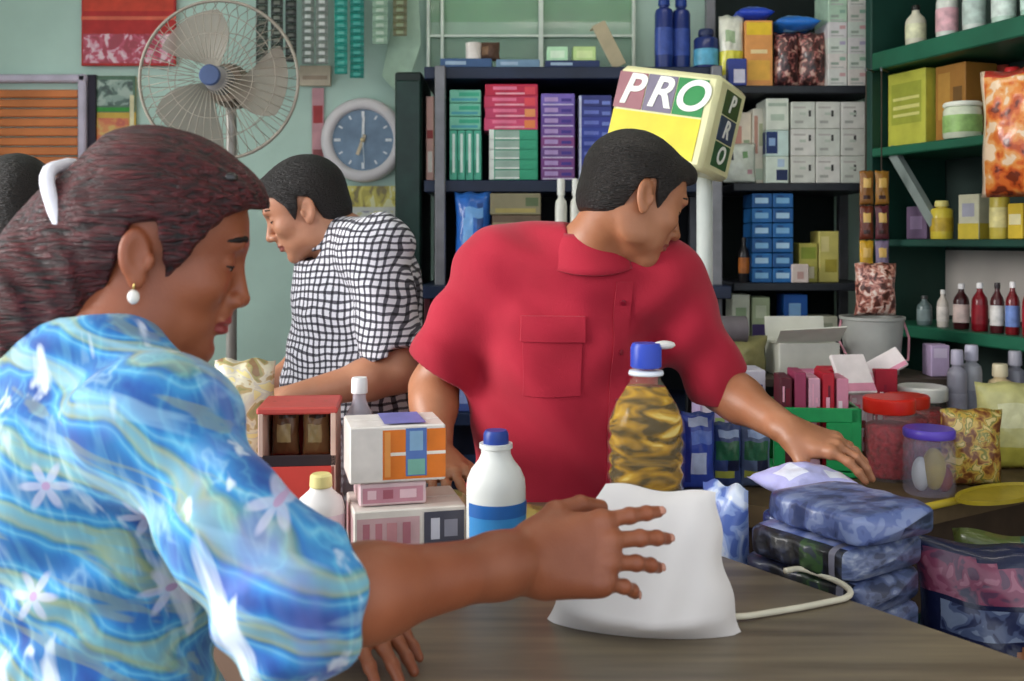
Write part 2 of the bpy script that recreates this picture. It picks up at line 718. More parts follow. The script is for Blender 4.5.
bluedark = mat('1c2740', .4, var=.25, scale=8)
B1 = [2.052, 1.678, 1.335, .925, .50]      # board heights, left unit
LX0, LX1, LY = -.290, .690, 3.30
shelf_unit('shelf_unit', 'dark steel shelf unit of teal and purple boxes behind the red shirt', LX0, LX1, LY, 3.72, B1,
           [(-.235, LY - .019), (LX1 - .02, LY - .019), (-.27, 3.70), (LX1 - .02, 3.70)], bluedark, steel, 2.05, .04, {2: 3.14, 3: 3.2}, mat('11161c', .8))
B2 = [1.990, 1.668, 1.338, 1.150, .60]
RX0, RX1 = .732, 1.204
shelf_unit('shelf_unit', 'steel shelf unit stacked with white medicine boxes behind the sign pole', RX0, RX1, LY, 3.72, B2,
           [(1.222, LY - .0), (RX0 - .0185, LY + .30), (1.222, 3.70)], mat('2a2d33', .5, var=.2), steel, 2.50, .026, {}, mat('1a2422', .8))
# dark tall cabinet side left of the shelves
t = thing('cabinet', 'narrow dark green cabinet standing between the clock and the shelves', 'cabinet', (-.345, 3.52, 0))
MB().box((0, 0, 1.02), (.09, .38, 2.04), bev=.006).build('body', [mat('12201d', .45, var=.25)], t)
dr = MB().box((0, -.195, 1.02), (.082, .012, 1.98), bev=.004).build('door', [mat('17302a', .35, var=.25)], t)
MB().tube([(.028, -.203, 1.0), (.028, -.225, 1.0), (.028, -.225, 1.12), (.028, -.203, 1.12)], .004, 8).build('handle', [steel], dr, True)

# slanted green shelving along the right wall
RU = Vector((.345, -.938))
RN = Vector((.938, .345))
RO = Vector((1.1625, 3.069))
RANG = math.atan2(RU.y, RU.x)


def rp(s, t):
    return RO + RU * s + RN * t


def rs(px, t):
    k = (px - 512) / 1000
    return (k * (3.3 + .345 * t) - 1.25 - .938 * t) / (.345 + .938 * k)


B3 = [2.068, 1.768, 1.482, 1.224]
t = thing('shelf_unit', 'green painted wooden shelves along the right wall with jars and bottles', 'shelf', (RO.x, RO.y, 0), RANG)
# local x along the front, local y to the wall
for i, z in enumerate(B3):
    th = (.055, .028, .022, .036)[i]
    MB().box((.585, .15, z - th / 2), (1.345, .30, th), bev=.004).build('shelf_board', [green if i != 2 else dkgreen], t)
MB().box((-.103, .15, 1.25), (.03, .30, 2.5), bev=.004).build('end_panel', [dkgreen], t)
MB().box((1.276, .15, 1.25), (.03, .30, 2.5), bev=.004).build('end_panel', [dkgreen], t)
MB().box((.575, .308, 1.25), (1.40, .012, 2.5)).build('back_panel', [mat('2b3a35', .8, var=.25, scale=3)], t)  # dark tone puts the shade of the shelf recesses into the colour
MB().box((.575, .299, 1.342), (1.36, .004, .21)).build('pale_panel', [mat('bdb5ae', .8, var=.1, scale=3)], t)  # strip of the same back left at its pale tone, without painted shade
mb = MB()
mb.box((0, 0, 0), (.30, .022, .03), M=Matrix.Translation((.06, .03, 1.645)) @ Matrix.Rotation(R(52), 4, 'Y'))
mb.build('brace', [mat('7f8a86', .5)], t)
# ------------------------------------------------------------ goods
PX = 1 / 1000.0


def wx(px, Y):
    return (px - 512) * PX * Y


def wz(py, Y):
    return EYE - (py - 240) * PX * Y


def pr(*rects):
    return list(rects)


def carton(name, label, cat, px0, px1, pytop, Y, z, depth, base, prints=(), group=None, rz=0.0, pos=None, size=None, rough=.5):
    """a folded carton whose front face spans px0..px1 and reaches pytop, standing on z"""
    if size is None:
        w, h = (px1 - px0) * PX * Y, wz(pytop, Y) - z
        x, y = wx((px0 + px1) / 2, Y), Y + depth / 2
    else:
        w, depth, h = size
        x, y = pos
    w, h = max(w - .001, .004), max(h - .0018, .004)
    mb = MB()
    mb.box((0, 0, h / 2), (w, depth, h), 0, bev=min(.0022, w * .1, h * .1))
    cols = [base]
    f = -depth / 2 - .0004
    for n_, (u0, u1, v0, v1, c) in enumerate(prints):
        f = -depth / 2 - .0004 - .00025 * n_
        if c not in cols:
            cols.append(c)
        i = cols.index(c)
        mb.add([((u0 - .5) * w, f, v0 * h), ((u1 - .5) * w, f, v0 * h), ((u1 - .5) * w, f, v1 * h), ((u0 - .5) * w, f, v1 * h)], [(0, 1, 2, 3)], i)
        if u1 >= .93 or u0 <= .07:      # the print wraps round the side
            sx = (w / 2 + .0004 + .0002 * n_) * (1 if u1 >= .93 else -1)
            q = [(sx, -depth * .45, v0 * h), (sx, depth * .45, v0 * h), (sx, depth * .45, v1 * h), (sx, -depth * .45, v1 * h)]
            mb.add(q, [(0, 1, 2, 3)] if sx > 0 else [(3, 2, 1, 0)], i)
    # seam of the lid
    mb.box((0, 0, h + .0003), (w * .98, min(.002, depth * .1), .0006), 0)
    o = mb.build(name, [mat(c, rough, var=.10, scale=25) for c in cols])
    o.location = (x, y, z + .0008)
    o.rotation_euler = (0, 0, rz)
    return tag(o, label, cat, group)


def rprints(cols, n=5, seed=0, lo=.06):
    r = random.Random(seed)
    out = []
    for _ in range(n):
        u, v = r.uniform(lo, .7), r.uniform(lo, .75)
        out.append((u, min(.94, u + r.uniform(.08, .35)), v, min(.94, v + r.uniform(.06, .25)), r.choice(cols)))
    return out


def glass_mat(col, alpha=.35):
    return mat(col, .08, alpha=alpha, var=.03, spec=.6)


def jar(label, x, y, z, r, h, body, lid, lab=None, lidh=.16, group=None, cat='jar', name='jar', alpha=None, fill=None):
    t = thing(name, label, cat, (x, y, z + .0008), 0, group)
    hb = h * (1 - lidh)
    prof = [(r * .92, 0), (r, .006), (r, hb * .86), (r * .93, hb * .95), (r * .86, hb)]
    MB().lathe(prof, 28).build('body', [mat(body, .2, coat=.5, var=.15, scale=30) if alpha is None else glass_mat(body, alpha)], t, 'angle')
    MB().lathe([(r * .97, hb - .001), (r * 1.0, hb + .002), (r * 1.0, h - .004), (r * .94, h)], 28).build('lid', [mat(lid, .35, var=.06)], t, 'angle')
    if fill:
        mb = MB()
        rr = random.Random(int(x * 1000))
        mb.lathe([(r * .86, .006), (r * .93, .012), (r * .93, hb * .78), (r * .8, hb * .82)], 24)
        mb.build('contents', [mat(fill, .6, var=.5, scale=90, bump=.8, bscale=90)], t, True)
    if lab:
        MB().lathe([(r + .0008, hb * .18), (r + .0008, hb * .72)], 28, closed=False).build('label', [mat(lab, .45, var=.25, scale=40)], t, True)
    return t


def bottle(label, x, y, z, r, h, body, cap, lab=None, kind='round', group=None, cat='bottle', alpha=None, lab2=None, v0=.2, v1=.55):
    t = thing('can' if cat == 'can' else 'bottle', label, cat, (x, y, z + .0008), 0, group)
    if kind == 'round':
        prof = [(r * .90, 0), (r, .005), (r, h * .62), (r * .85, h * .70), (r * .45, h * .80), (r * .36, h * .84), (r * .36, h * .90)]
        ch = h * .885
        cr = r * .43
    elif kind == 'jug':
        prof = [(r * .9, 0), (r, .008), (r * .99, h * .30), (r, h * .55), (r * .93, h * .64), (r * .72, h * .74), (r * .50, h * .80), (r * .46, h * .88), (r * .46, h * .90)]
        ch = h * .885
        cr = r * .55
    else:
        prof = [(r * .95, 0), (r, .004), (r, h * .74), (r * .88, h * .79), (r * .5, h * .82), (r * .5, h * .86)]
        ch = h * .845
        cr = r * .62
    m = glass_mat(body, alpha) if alpha else mat(body, .3, coat=.3, var=.05)
    MB().lathe(prof, 28).build('body', [m], t, 'angle')
    mb = MB()
    mb.lathe([(cr, ch), (cr * 1.04, ch + .003), (cr * 1.0, h - .004), (cr * .9, h)], 24)
    mb.build('cap', [mat(cap, .35, var=.06)], t, 'angle')
    if lab:
        MB().lathe([(r + .0008, h * v0), (r + .0008, h * v1)], 28, closed=False).build('label', [mat(lab, .4, var=.25, scale=35)], t, True)
    if lab2:
        MB().lathe([(r + .0014, h * (v1 - .12)), (r + .0014, h * (v1 - .03))], 28, closed=False).build('label_band', [mat(lab2, .4, var=.1)], t, True)
    return t


def pouch(name, label, cat, x, y, z, w, h, d, cols, pat, rz=0.0, tilt=0.0, roll=0.0, group=None, seed=1, rough=.28, lie=False, parent=None, res=18):
    """a filled film bag; pat(u,v)->index of colour; lie=True lays it flat"""
    r = random.Random(seed)
    ph = [r.uniform(0, 6.3) for _ in range(6)]

    def P(u, v, sgn):
        a = min(1, (math.sin(math.pi * u) ** .5)) if 0 < u < 1 else 0
        b = min(1, (math.sin(math.pi * v) ** .45)) if 0 < v < 1 else 0
        t_ = a * b
        wr = 1 + .10 * math.sin(9 * u + 5 * v + ph[0]) * math.sin(7 * v + ph[1]) + .06 * math.sin(23 * u + ph[2]) * math.sin(19 * v + ph[3])
        X = (u - .5) * w * (1 - .06 * math.sin(math.pi * v) * (1 if abs(u - .5) > .3 else .5)) + .01 * w * math.sin(11 * v + ph[4])
        Zz = v * h + .012 * h * math.sin(13 * u + ph[5]) * (v > .5)
        return (X, -sgn * d / 2 * t_ * wr, Zz)
    n, m = res, res
    mb = MB()
    mb.grid(lambda u, v: P(u, v, 1), n, m, mfn=pat)
    mb.grid(lambda u, v: P(1 - u, v, -1), n, m, mfn=lambda u, v: pat(1 - u, v))
    # weld the rim
    key, remap, nv = {}, [], []
    for p in mb.v:
        kx = tuple(round(c, 6) for c in p)
        if kx not in key:
            key[kx] = len(nv)
            nv.append(p)
        remap.append(key[kx])
    mb.v = nv
    mb.f = [tuple(remap[i] for i in f) for f in mb.f]
    o = mb.build(name, [mat(c, rough, coat=.3, var=.14, scale=30, bump=.3, bscale=40) if isinstance(c, str) else c for c in cols], parent, True)
    E = Euler((tilt, roll, rz), 'XYZ')
    if lie:
        M = Matrix.Translation((x, y, z)) @ Matrix.Rotation(rz, 4, 'Z') @ Matrix.Rotation(R(-90) + tilt, 4, 'X') @ Matrix.Translation((0, 0, -h / 2))
        M = Matrix.Translation((x, y, z)) @ Matrix.Rotation(rz, 4, 'Z') @ Matrix.Rotation(roll, 4, 'Y') @ Matrix.Rotation(R(-90) + tilt, 4, 'X') @ Matrix.Translation((0, 0, -h / 2))
        o.matrix_world = M
        o.location, o.rotation_euler = M.to_translation(), M.to_euler()
    else:
        o.location = (x, y, z + .001)
        o.rotation_euler = E
    if parent is None:
        tag(o, label, cat, group)
    return o


def blotch(cols, scale=30, stretch=(1, 1, 1), rough=.35, dist=.8, detail=2, bump=.25):
    """irregular printed patches of several colours"""
    q = NT('m_print_' + cols[0])
    tc = q.n('ShaderNodeTexCoord')
    mp = q.n('ShaderNodeMapping')
    mp.inputs['Scale'].default_value = stretch
    q.l(tc.outputs['Object'], mp.inputs['Vector'])
    nz = q.n('ShaderNodeTexNoise')
    nz.inputs['Scale'].default_value = scale
    nz.inputs['Detail'].default_value = detail
    nz.inputs['Distortion'].default_value = dist
    q.l(mp.outputs['Vector'], nz.inputs['Vector'])
    n = len(cols)
    st = []
    for i, c in enumerate(cols):
        a = .34 + .32 * i / n
        st += [(a + .012, c), (a + .32 / n - .012, c)]
    q.l(q.ramp(nz.outputs['Fac'], st), q.b.inputs['Base Color'])
    q.b.inputs['Roughness'].default_value = rough
    q.b.inputs['Coat Weight'].default_value = .25
    if bump:
        bp = q.n('ShaderNodeBump')
        bp.inputs['Strength'].default_value = bump
        bp.inputs['Distance'].default_value = .01
        q.l(nz.outputs['Fac'], bp.inputs['Height'])
        q.l(bp.outputs['Normal'], q.b.inputs['Normal'])
    return q.m


def patches(cols_n, rects):
    """rects (u0,u1,v0,v1,index) painted over colour 0"""
    def f(u, v):
        i = 0
        for a, b, c, d, k in rects:
            if a <= u <= b and c <= v <= d:
                i = k
        return i
    return f


# ================================================= left shelf unit
Zt, Z2, Z3, Z4 = B1[0], B1[1], B1[2], B1[3]
YF = 3.315
stripe = lambda c, c2: pr((.04, .96, .12, .30, c), (.08, .55, .45, .75, c), (.70, .96, .1, .9, c2))
# teal boxes, left stack: three lying over four standing
for i in range(4):
    carton('medicine_box', f'teal box standing upright under lying teal boxes, {ORD[i]} from the left', 'box',
           449.5 + 8 * i, 457.3 + 8 * i, 130, YF, Z2, .10, '55b59a', pr((.35, .7, .15, .93, 'd8efe6'), (.1, .3, .1, .4, '2e8f74')), 'teal boxes standing upright')
zb = wz(130, YF)
for i in range(3):
    carton('medicine_box', f'pale teal box lying over the upright teal boxes, {ORD[2 - i]} from the top', 'box', 449.5, 481, 130 - 13.5 * (i + 1), YF, zb + i * 13.5 * PX * YF, .12,
           '7cc7ae', pr((.05, .9, .15, .35, '4fa8b4'), (.3, .95, .5, .8, '3fb08c')), 'pale teal boxes lying flat')
for i in range(5):
    carton('medicine_box', f'teal and white box under the pink boxes, {ORD[4 - i]} from the top', 'box', 489, 538, 178 - 9.9 * (i + 1), YF, Z2 + i * 9.9 * PX * YF, .14,
           '3aa57f', pr((.0, .10, .05, .95, 'e8efe8'), (.12, .62, .15, .85, '9fb9ac'), (.12, .62, .1, .25, 'e8efe8')), 'teal boxes under the pink boxes')
zb = Z2 + 5 * 9.9 * PX * YF
for i in range(4):
    carton('medicine_box', f'crimson pink box lying on the teal stack, {ORD[3 - i]} from the top', 'box', 484 + (i % 2), 538, 178 - 49.5 - 11.2 * (i + 1), YF, zb + i * 11.2 * PX * YF, .14,
           ['d84f78', 'c9436a', 'cf3f62', 'c22848'][i], pr((.2, .85, .2, .34, 'f0a8b8'), (.75, .95, .2, .8, ['f08a50', 'f09a60', 'e8505a', 'e04858'][i]), (.15, .6, .55, .8, 'e87898')), 'pink boxes on the teal stack')
for i in range(8):
    carton('medicine_box', f'purple box with white lines right of the pink boxes, {ORD[7 - i]} from the top', 'box', 541, 575, 178 - 10.6 * (i + 1), YF, Z2 + i * 10.6 * PX * YF, .14,
           ['7a4a86', '7c4488', '70508e', '8a4a88', '74509a', '6a4a9a', '6e56a4', '7a66ba'][i], pr((.05, .95, .05, .16, 'cfc4e0'), (.1, .5, .35, .7, 'b79ad0'), (.6, .9, .35, .6, '4a3a90')), 'purple boxes in one stack')
for i in range(8):
    carton('medicine_box', f'dark blue box beside the purple stack, {ORD[7 - i]} from the top', 'box', 579, 612, 178 - 10.4 * (i + 1), YF, Z2 + i * 10.4 * PX * YF, .14,
           ['3e3f96', '36409a', '3a48a0', '34449c', '3c4ca6', '404aa0', '3c4690', '3a3f7e'][i], pr((.0, .07, .05, .95, 'cdd2ea'), (.15, .6, .3, .6, '6a78c8'), (.7, .95, .2, .5, '7486d0')), 'dark blue boxes in one stack')
carton('medicine_box', 'blue carton half hidden behind the tilted sign', 'box', 615, 642, 95, YF, Z2, .14, '3b4c9c', pr((.1, .8, .3, .5, 'aab4e0'), (.1, .8, .6, .7, '8a96d0')))
carton('medicine_box', 'pale pink upright carton between the dark cabinet and the teal boxes', 'box', 426, 434, 96, YF + .05, Z2, .12, 'd6a69c', pr((.1, .9, .5, .6, 'a03a3a'), (.2, .8, .1, .35, 'eadfd8')))
# third row
pouch('snack_bag', 'bright blue plastic bag slumped on the shelf by the red shoulder', 'bag', wx(473, 3.25), 3.28, Z3, .12, .30, .10, ['2a68c0', '6fa8e4', '1c4890'],
      patches(3, [(.2, .5, .3, .7, 1), (.6, .8, .5, .9, 2), (.3, .8, .75, .85, 1)]), seed=4)
carton('flat_carton', 'flat brown carton on the shelf under the pink boxes', 'box', 492, 541, 215, 3.24, Z3, .22, '6b5a4a', pr((.0, 1, .8, .9, '9a8a6c')))
carton('flat_carton', 'olive grey carton on top of the flat brown carton', 'box', 490, 541, 193, 3.24, Z3 + wz(215, 3.24) - Z3, .2, '8b8468', pr((.1, .9, .1, .3, 'a99a5c'), (.7, .95, .4, .8, '5a6a4a')))
for i, (a, b) in enumerate(((555, 567), (570, 581))):
    bottle(['white plastic bottle on the shelf behind the red collar, left of two', 'white plastic bottle touching the back of the bowed head'][i], wx((a + b) / 2, 3.18), 3.18, Z3, (b - a) / 2 * PX * 3.18,
           wz(179, 3.18) - Z3, 'dcdcd2', 'ecece6', 'c9cfc4', kind='can')
carton('carton', 'dark red carton on the shelf beside the checked shirt', 'box', 424, 431, 298, 3.24, Z4, .2, '4a1e26', pr((.1, .9, .6, .8, '7a3a40')))
carton('carton', 'blue and white carton low on the shelf under the red sleeve', 'box', 449, 480, 372, 3.23, Z4, .2, '44589c', pr((.05, .95, .75, .95, 'cfd6ea'), (.2, .6, .2, .6, '8a9ad0')))
carton('carton', 'navy carton low on the bottom shelf under the red sleeve', 'box', 446, 480, 420, 3.32, B1[4], .2, '1d2740', pr((.1, .9, .6, .7, '35507a')))
# on the top board
Y0 = 3.34
for i, (a, b, c) in enumerate(((440, 492, '3c5a84'), (496, 540, '6f8ea8'), (545, 600, '24345e'))):
    carton('flat_packet', ['blue flat packet on the top shelf, left end', 'grey blue flat packet in the middle of the top shelf', 'navy flat packet under the pale green cartons'][i],
           'packet', a, b, 58 + i, Y0 - .02, Zt, .12, c, pr((.1, .5, .3, .7, '9fb6cc')))
zz = wz(58, Y0 - .02)
t = thing('mug', 'small white mug on the top shelf packet', 'mug', (wx(473, Y0), Y0 + .04, zz), 0)
MB().lathe([(.020, 0), (.026, .004), (.027, .06), (.024, .06), (.023, .01), (.001, .008)], 20).build('cup', [mat('e6ddd4', .3)], t, 'angle')
MB().tube([(.026, 0, .048), (.042, 0, .044), (.042, 0, .022), (.026, 0, .016)], .0035, 8).build('handle', [mat('e6ddd4', .3)], t, True)
pouch('paper_bag', 'crumpled brown paper bag next to the small white mug', 'bag', wx(488, Y0), Y0 + .05, zz, .08, .065, .05, ['5a4032', '8a6a50'], patches(2, [(.2, .5, .3, .7, 1)]), seed=8, rough=.8)
for i, (a, b) in enumerate(((547, 568), (573, 596))):
    carton('carton', ['pale mint carton on the top shelf, left of a pair', 'pale yellow-green carton on the top shelf, right of a pair'][i], 'box', a, b, 46, Y0, wz(60, Y0 - .02), .08,
           ['b4e0b8', 'bcd890'][i], pr((.15, .85, .2, .7, ['d8f0d4', 'd2e6a8'][i])))
mb = MB()
mb.box((0, 0, .075), (.05, .006, .16), 0, bev=.002)
mb.box((.0, .018, .148), (.05, .04, .006), 0, bev=.002)
o = mb.build('cardboard_flap', [mat('b9ad90', .8)])
o.location, o.rotation_euler = (wx(622, 3.26), 3.35, Zt + .014), (0, R(-28), R(10))
tag(o, 'folded beige cardboard flap leaning above the tilted sign', 'cardboard')
for i in range(2):
    t = bottle(['tall navy bottle behind the sign, left', 'tall navy bottle behind the sign, right'][i], wx(664 + 18 * i, 3.40), 3.40 + .02 * i, Zt, .031, wz(-6, 3.4) - Zt, '1c2f74', '24408c', '39509c', kind='can')
bottle('short navy blue can with a cyan label above the sign', wx(706, 3.38), 3.38, Zt, .041, wz(30, 3.38) - Zt, '1f2f68', '2a3458', '5aa6c4', kind='can', cat='can', v0=.1, v1=.5)
# right unit, top row
Zt, Z2, Z3, Z4 = B2[0], B2[1], B2[2], B2[3]
pouch('snack_bag', 'white and yellow bag at the left of the top right shelf', 'bag', wx(733, 3.33), 3.36, Zt, .085, wz(14, 3.33) - Zt, .06, ['dcdccc', 'd8d046', '9ab08a'],
      patches(3, [(.0, 1, .15, .5, 1), (.2, .6, .6, .8, 2)]), seed=11)
carton('small_box', 'small blue and white box at the front of the top right shelf', 'box', 728, 747, 58, 3.305, Zt, .04, '34428c', pr((.3, .9, .1, .6, 'd8d4e4')))
carton('carton', 'orange and yellow carton on the top right shelf', 'box', 745, 773, 20, YF + .02, Zt, .14, 'e09a56', pr((.05, .95, .78, .97, 'e8c22e'), (.1, .9, .1, .4, 'e8b04a'), (.2, .8, .5, .56, 'f0d8a0')))
pouch('snack_bag', 'royal blue bag lying on the orange and yellow carton', 'bag', wx(754, 3.36), 3.40, wz(20, YF + .02) + .028, .125, .14, .055, ['2346c0', '5c7ce0'], patches(2, [(.3, .7, .3, .6, 1)]), lie=True, seed=12)
for i, (a, b, c) in enumerate(((776, 799, '4a2426'), (800, 826, '55302c'))):
    pouch('sachet_bag', ['dark maroon bag under the bright blue bag', 'brown maroon bag beside the white box columns'][i], 'bag', wx((a + b) / 2, 3.34), 3.36, Zt, (b - a) * PX * 3.34 * 1.1, wz(32, 3.34) - Zt, .07,
          [blotch(['2a1416', c, c, 'a8605a', 'c8a090'], 45)], lambda u, v: 0, seed=13 + i)
pouch('snack_bag', 'bright blue bag lying on top of the maroon bags', 'bag', wx(797, 3.34), 3.40, wz(32, 3.34) + .032, .15, .18, .06, ['2b78d4', '8fc2f0', '1c4fa0'], patches(3, [(.2, .8, .2, .35, 1), (.1, .5, .6, .8, 2), (.5, .9, .5, .6, 1)]), lie=True, seed=17)
rowcols = ['d6d6d0', 'd9d2cc', 'd2d8ce', 'd8d4d4', 'ccd6cc', 'd2cfc8']
for c in range(2):
    for i in range(6):
        carton('medicine_box', f'white box of the {["left", "right"][c]} column on the top right shelf, {ORD[5 - i]} from the top', 'box', 828 + 20 * c, 847.5 + 20 * c, 84 - 15.8 * (i + 1), YF, Zt + i * 15.8 * PX * YF, .15,
               rowcols[(i + c) % 6] if c or i < 4 else 'b2cdb6', pr((.15, .55, .3, .45, '9aa89a'), (.6, .9, .55, .75, ['c9a0a0', '8fb09c', 'b0a8c0'][i % 3]), (.15, .8, .12, .2, 'b4b6b0')), 'white boxes in two columns')
# second row
carton('carton', 'cream and red carton at the left of the white box grid', 'box', 716, 736, 112, 3.375, B1[1], .10, 'd4c8b4', pr((.1, .5, .3, .8, 'c08a7a'), (.6, .9, .2, .6, '8a9a7a'))).location.x = .735 + .04
carton('carton', 'white carton with faded red print beside the dark blue label', 'box', 753, 765, 108, 3.36, Z2, .10, 'd3cfc0', pr((.1, .4, .4, .9, 'b88a78'), (.5, .9, .5, .8, 'a8ae8e'), (.2, .8, .05, .2, 'b4c2b0')))
pouch('white_bag', 'white plastic bag with dark and green spots right of the sign', 'bag', wx(741, 3.30), 3.325, Z2, .11, wz(143, 3.3) - Z2, .045, ['d2d8cc', '33363c', '7aa070', 'c89aa0'],
      patches(4, [(.15, .3, .55, .8, 1), (.55, .7, .6, .75, 2), (.7, .9, .2, .35, 3)]), seed=21)
for i, (y0, c, p) in enumerate(((156, 'd0dccf', pr((.45, .95, .1, .5, '1d2a52'), (.5, .8, .6, .9, 'a8bed2'))), (130, 'c2d8d2', pr((.0, .5, .1, .95, '1f3568'), (.12, .4, .4, .7, '8aa8d0'))), (98, 'd6dccf', pr((.2, .8, .3, .5, 'b4c4b2'), (.1, .9, .75, .85, 'a8b8a8'))))):
    yb = (183, 156, 130)[i]
    carton('medicine_box', ['white box with a navy corner at the bottom of the stack by the grid', 'white box with a big navy label in the stack by the grid', 'white carton topping the stack by the grid'][i],
           'box', 766, 789, y0, YF, Z2 + (183 - yb) * PX * YF, .14, c, p, rz=0)
for c in range(3):
    for i in range(3):
        carton('medicine_box', f'white box of the shelf grid, {["left", "middle", "right"][c]} column, {["bottom", "middle", "top"][i]} row', 'box', 791 + 25 * c, 815.5 + 25 * c, 183 - 27.2 * (i + 1), YF, Z2 + i * 27.2 * PX * YF, .15,
               ['cfcfc6', 'd6d4cd', 'cbcec4'][(i + c) % 3], pr((.72 - .1 * c, .82 - .1 * c, .45 + .1 * (i % 2), .68 + .1 * (i % 2), '3a3a38'), (.15, .5, .2, .3, 'a9aaa2'), (.1, .6, .75, .82, 'b5b0aa'), (.35, .6, .5, .6, 'b9c2b4')), 'white boxes in the grid')
# third row
for c in range(2):
    for i in range(6):
        carton('blue_packet', f'blue packet with white patch, {["left", "right"][c]} column, {ORD[5 - i]} from the top', 'box', 752 + 21 * c, 772.5 + 21 * c, 283 - 15 * (i + 1), YF, Z3 + i * 15 * PX * YF, .13,
               ['1f5f9c', '2468a8', '1c5590'][(i + c) % 3], pr((.15, .8, .3, .68, ['7fb2d8', 'a8cbe4'][(i + c) % 2]), (.2, .5, .75, .85, '123e70')), 'blue packets in two columns')
carton('yellow_box', 'yellow-green box right of the blue packets', 'box', 799, 818, 243, YF + .02, Z3, .1, 'b7b058', pr((.1, .9, .6, .9, '8c9a3a'), (.1, .8, .1, .4, 'd8d0b0')))
carton('yellow_box', 'taller yellow box in the shelf corner below the white grid', 'box', 819, 839, 231, YF + .02, Z3, .1, 'c8bd6a', pr((.1, .5, .6, .9, 'dcd08e'), (.3, .9, .2, .45, 'a89a3c')))
carton('small_box', 'small white and pink box in front of the yellow-green box', 'box', 792, 809, 264, YF - .012, Z3, .028, 'd8c8c0', pr((.3, .7, .2, .6, 'c09a92')))
bottle('small dark bottle with an orange label left of the blue packets', wx(744, 3.36), 3.36, Z3, .018, .15, '1c1a1c', '201c1c', 'b0662a')
# fourth row
carton('medicine_box', 'white and green box under the blue packets', 'box', 732, 750, 294, YF + .02, Z4, .1, 'd0d4c0', pr((.2, .8, .4, .7, '9ab08a'), (.2, .8, .1, .25, 'b8c0a8')))
carton('medicine_box', 'pale green box with a purple foot under the blue packets', 'box', 752, 770, 297, YF + .02, Z4, .1, 'b2bf98', pr((0, 1, .0, .35, '4a3c6c'), (.2, .8, .5, .8, 'd0d8bc')))
carton('blue_packet', 'royal blue packet alone on the lowest shelf in view', 'box', 784, 808, 294, YF + .02, Z4, .1, '1f57a4', pr((.2, .7, .5, .8, '86b4e0'), (.2, .5, .1, .3, 'a8c8e8')))
carton('medicine_box', 'pale cream box beside the lone blue packet', 'box', 812, 838, 316, YF + .02, Z4, .1, 'c0c0aa', pr((.2, .8, .4, .7, '9aa08a')))

# ================================================= right slanted shelves


def on_right(px, t, Z):
    p = rp(rs(px, t), t)
    return p.x, p.y


def rcarton(label, px0, px1, pyt, board, t, base, prints, name='carton', dep=.09, group=None):
    s0, s1 = rs(px0, t), rs(px1, t)
    p = rp((s0 + s1) / 2, t + dep / 2)
    w = abs(s1 - s0)
    Yc = rp((s0 + s1) / 2, t).y
    return carton(name, label, 'box', 0, 0, 0, 0, B3[board], 0, base, prints, group, RANG, (p.x, p.y), (w, dep, wz(pyt, Yc) - B3[board]))


bottle_cols = [('d9d8c8', '2a2420', 'cfcf9a')]
x, y = on_right(914, .07, 0)
bottle('white bottle with a black cap at the left end of the top green shelf', x, y, B3[0], .030, wz(6, y) - B3[0], 'd6d2bc', '1c1a18', 'd8d8b4')
for i, px in enumerate((943, 968, 995, 1022)):
    x, y = on_right(px, .07, 0)
    jar(['white jar with a pink band on the top green shelf, leftmost of its row', 'white jar with a dark red lid on the top green shelf, second of its row',
         'pale mint jar on the top green shelf, third of its row', 'mint and white jar cut by the photo edge on the top green shelf'][i], x, y, B3[0], .031, .15, ['d8dcd2', 'd6dcd4', 'c4dccc', 'b4dcc8'][i], ['7a2c38', '5a2430', '7a2c34', '4a2a2c'][i], ['d8a8b0', 'b4c4bc', 'd4e0d8', 'd0e8dc'][i])
rcarton('yellow-green tall carton on the second green shelf', 888, 923, 71, 1, .05, 'b5b545', pr((.1, .9, .3, .85, '9aa03a'), (.15, .85, .5, .55, 'd0cc7a'), (.15, .85, .4, .44, 'd0cc7a'), (.15, .85, .62, .66, 'd0cc7a')), dep=.12)
rcarton('orange-brown carton beside the yellow-green carton', 932, 960, 64, 1, .08, '9a6a2c', pr((.1, .5, .3, .9, 'b0823a'), (.6, .9, .2, .7, '6a4a20')), dep=.12)
x, y = on_right(957, .045, 0)
jar('white tub with green print in front of the orange-brown carton', x, y, B3[1], .052, wz(103, y) - B3[1], 'd4dcc4', 'e4e6d8', '8fb46a', .12, cat='tub', name='tub')
x, y = on_right(994, .235, 0)
bottle('tall white and green can behind the tub', x, y, B3[1], .035, wz(66, y) - B3[1], 'd8d8cc', 'b04a3a', '8fa67a', kind='can', cat='can')
for i, px in enumerate((1003, 1022)):
    x, y = on_right(px, .14, 0)
    bottle(['white can with a red lid behind the orange snack bag', 'cream can with a red lid at the right photo edge'][i], x, y, B3[1], .032, wz(68, y) - B3[1], 'e0d8cc', 'c02c2c', ['d8a090', 'd8d0a0'][i], kind='can', cat='can')
bag = thing('snack_bag', 'big clear bag of orange crisps hanging from the top green shelf', 'bag', (0, 0, 0))
bx, by = rp(rs(1014, -.085), -.085)
pouch('film', None, None, 0, 0, 0, .21, .32, .11, [blotch(['6a2a14', 'b04a1e', 'c8642a', 'd4803a', 'd8985a', 'e0c4a4'], 22, dist=.2, rough=.25), 'e6ccb0', 'a83020'], lambda u, v: 1 if u < .08 else (2 if v > .93 else 0), parent=bag, seed=31)
bag.location = (bx, by, wz(197, by))
bag.rotation_euler = (0, 0, RANG + .5)
MB().tube([(0, .0, .315), (.0, .01, .36), (.0, .05, .40)], .003, 6).build('tie', [mat('b03a2a', .5)], bag, True)
x, y = on_right(991, .04, 0)
bottle('yellow can on the third green shelf under the orange bag', x, y, B3[2], .025, wz(182, y) - B3[2], 'c8b448', 'd8d0a8', 'e0d490', kind='can', cat='can')
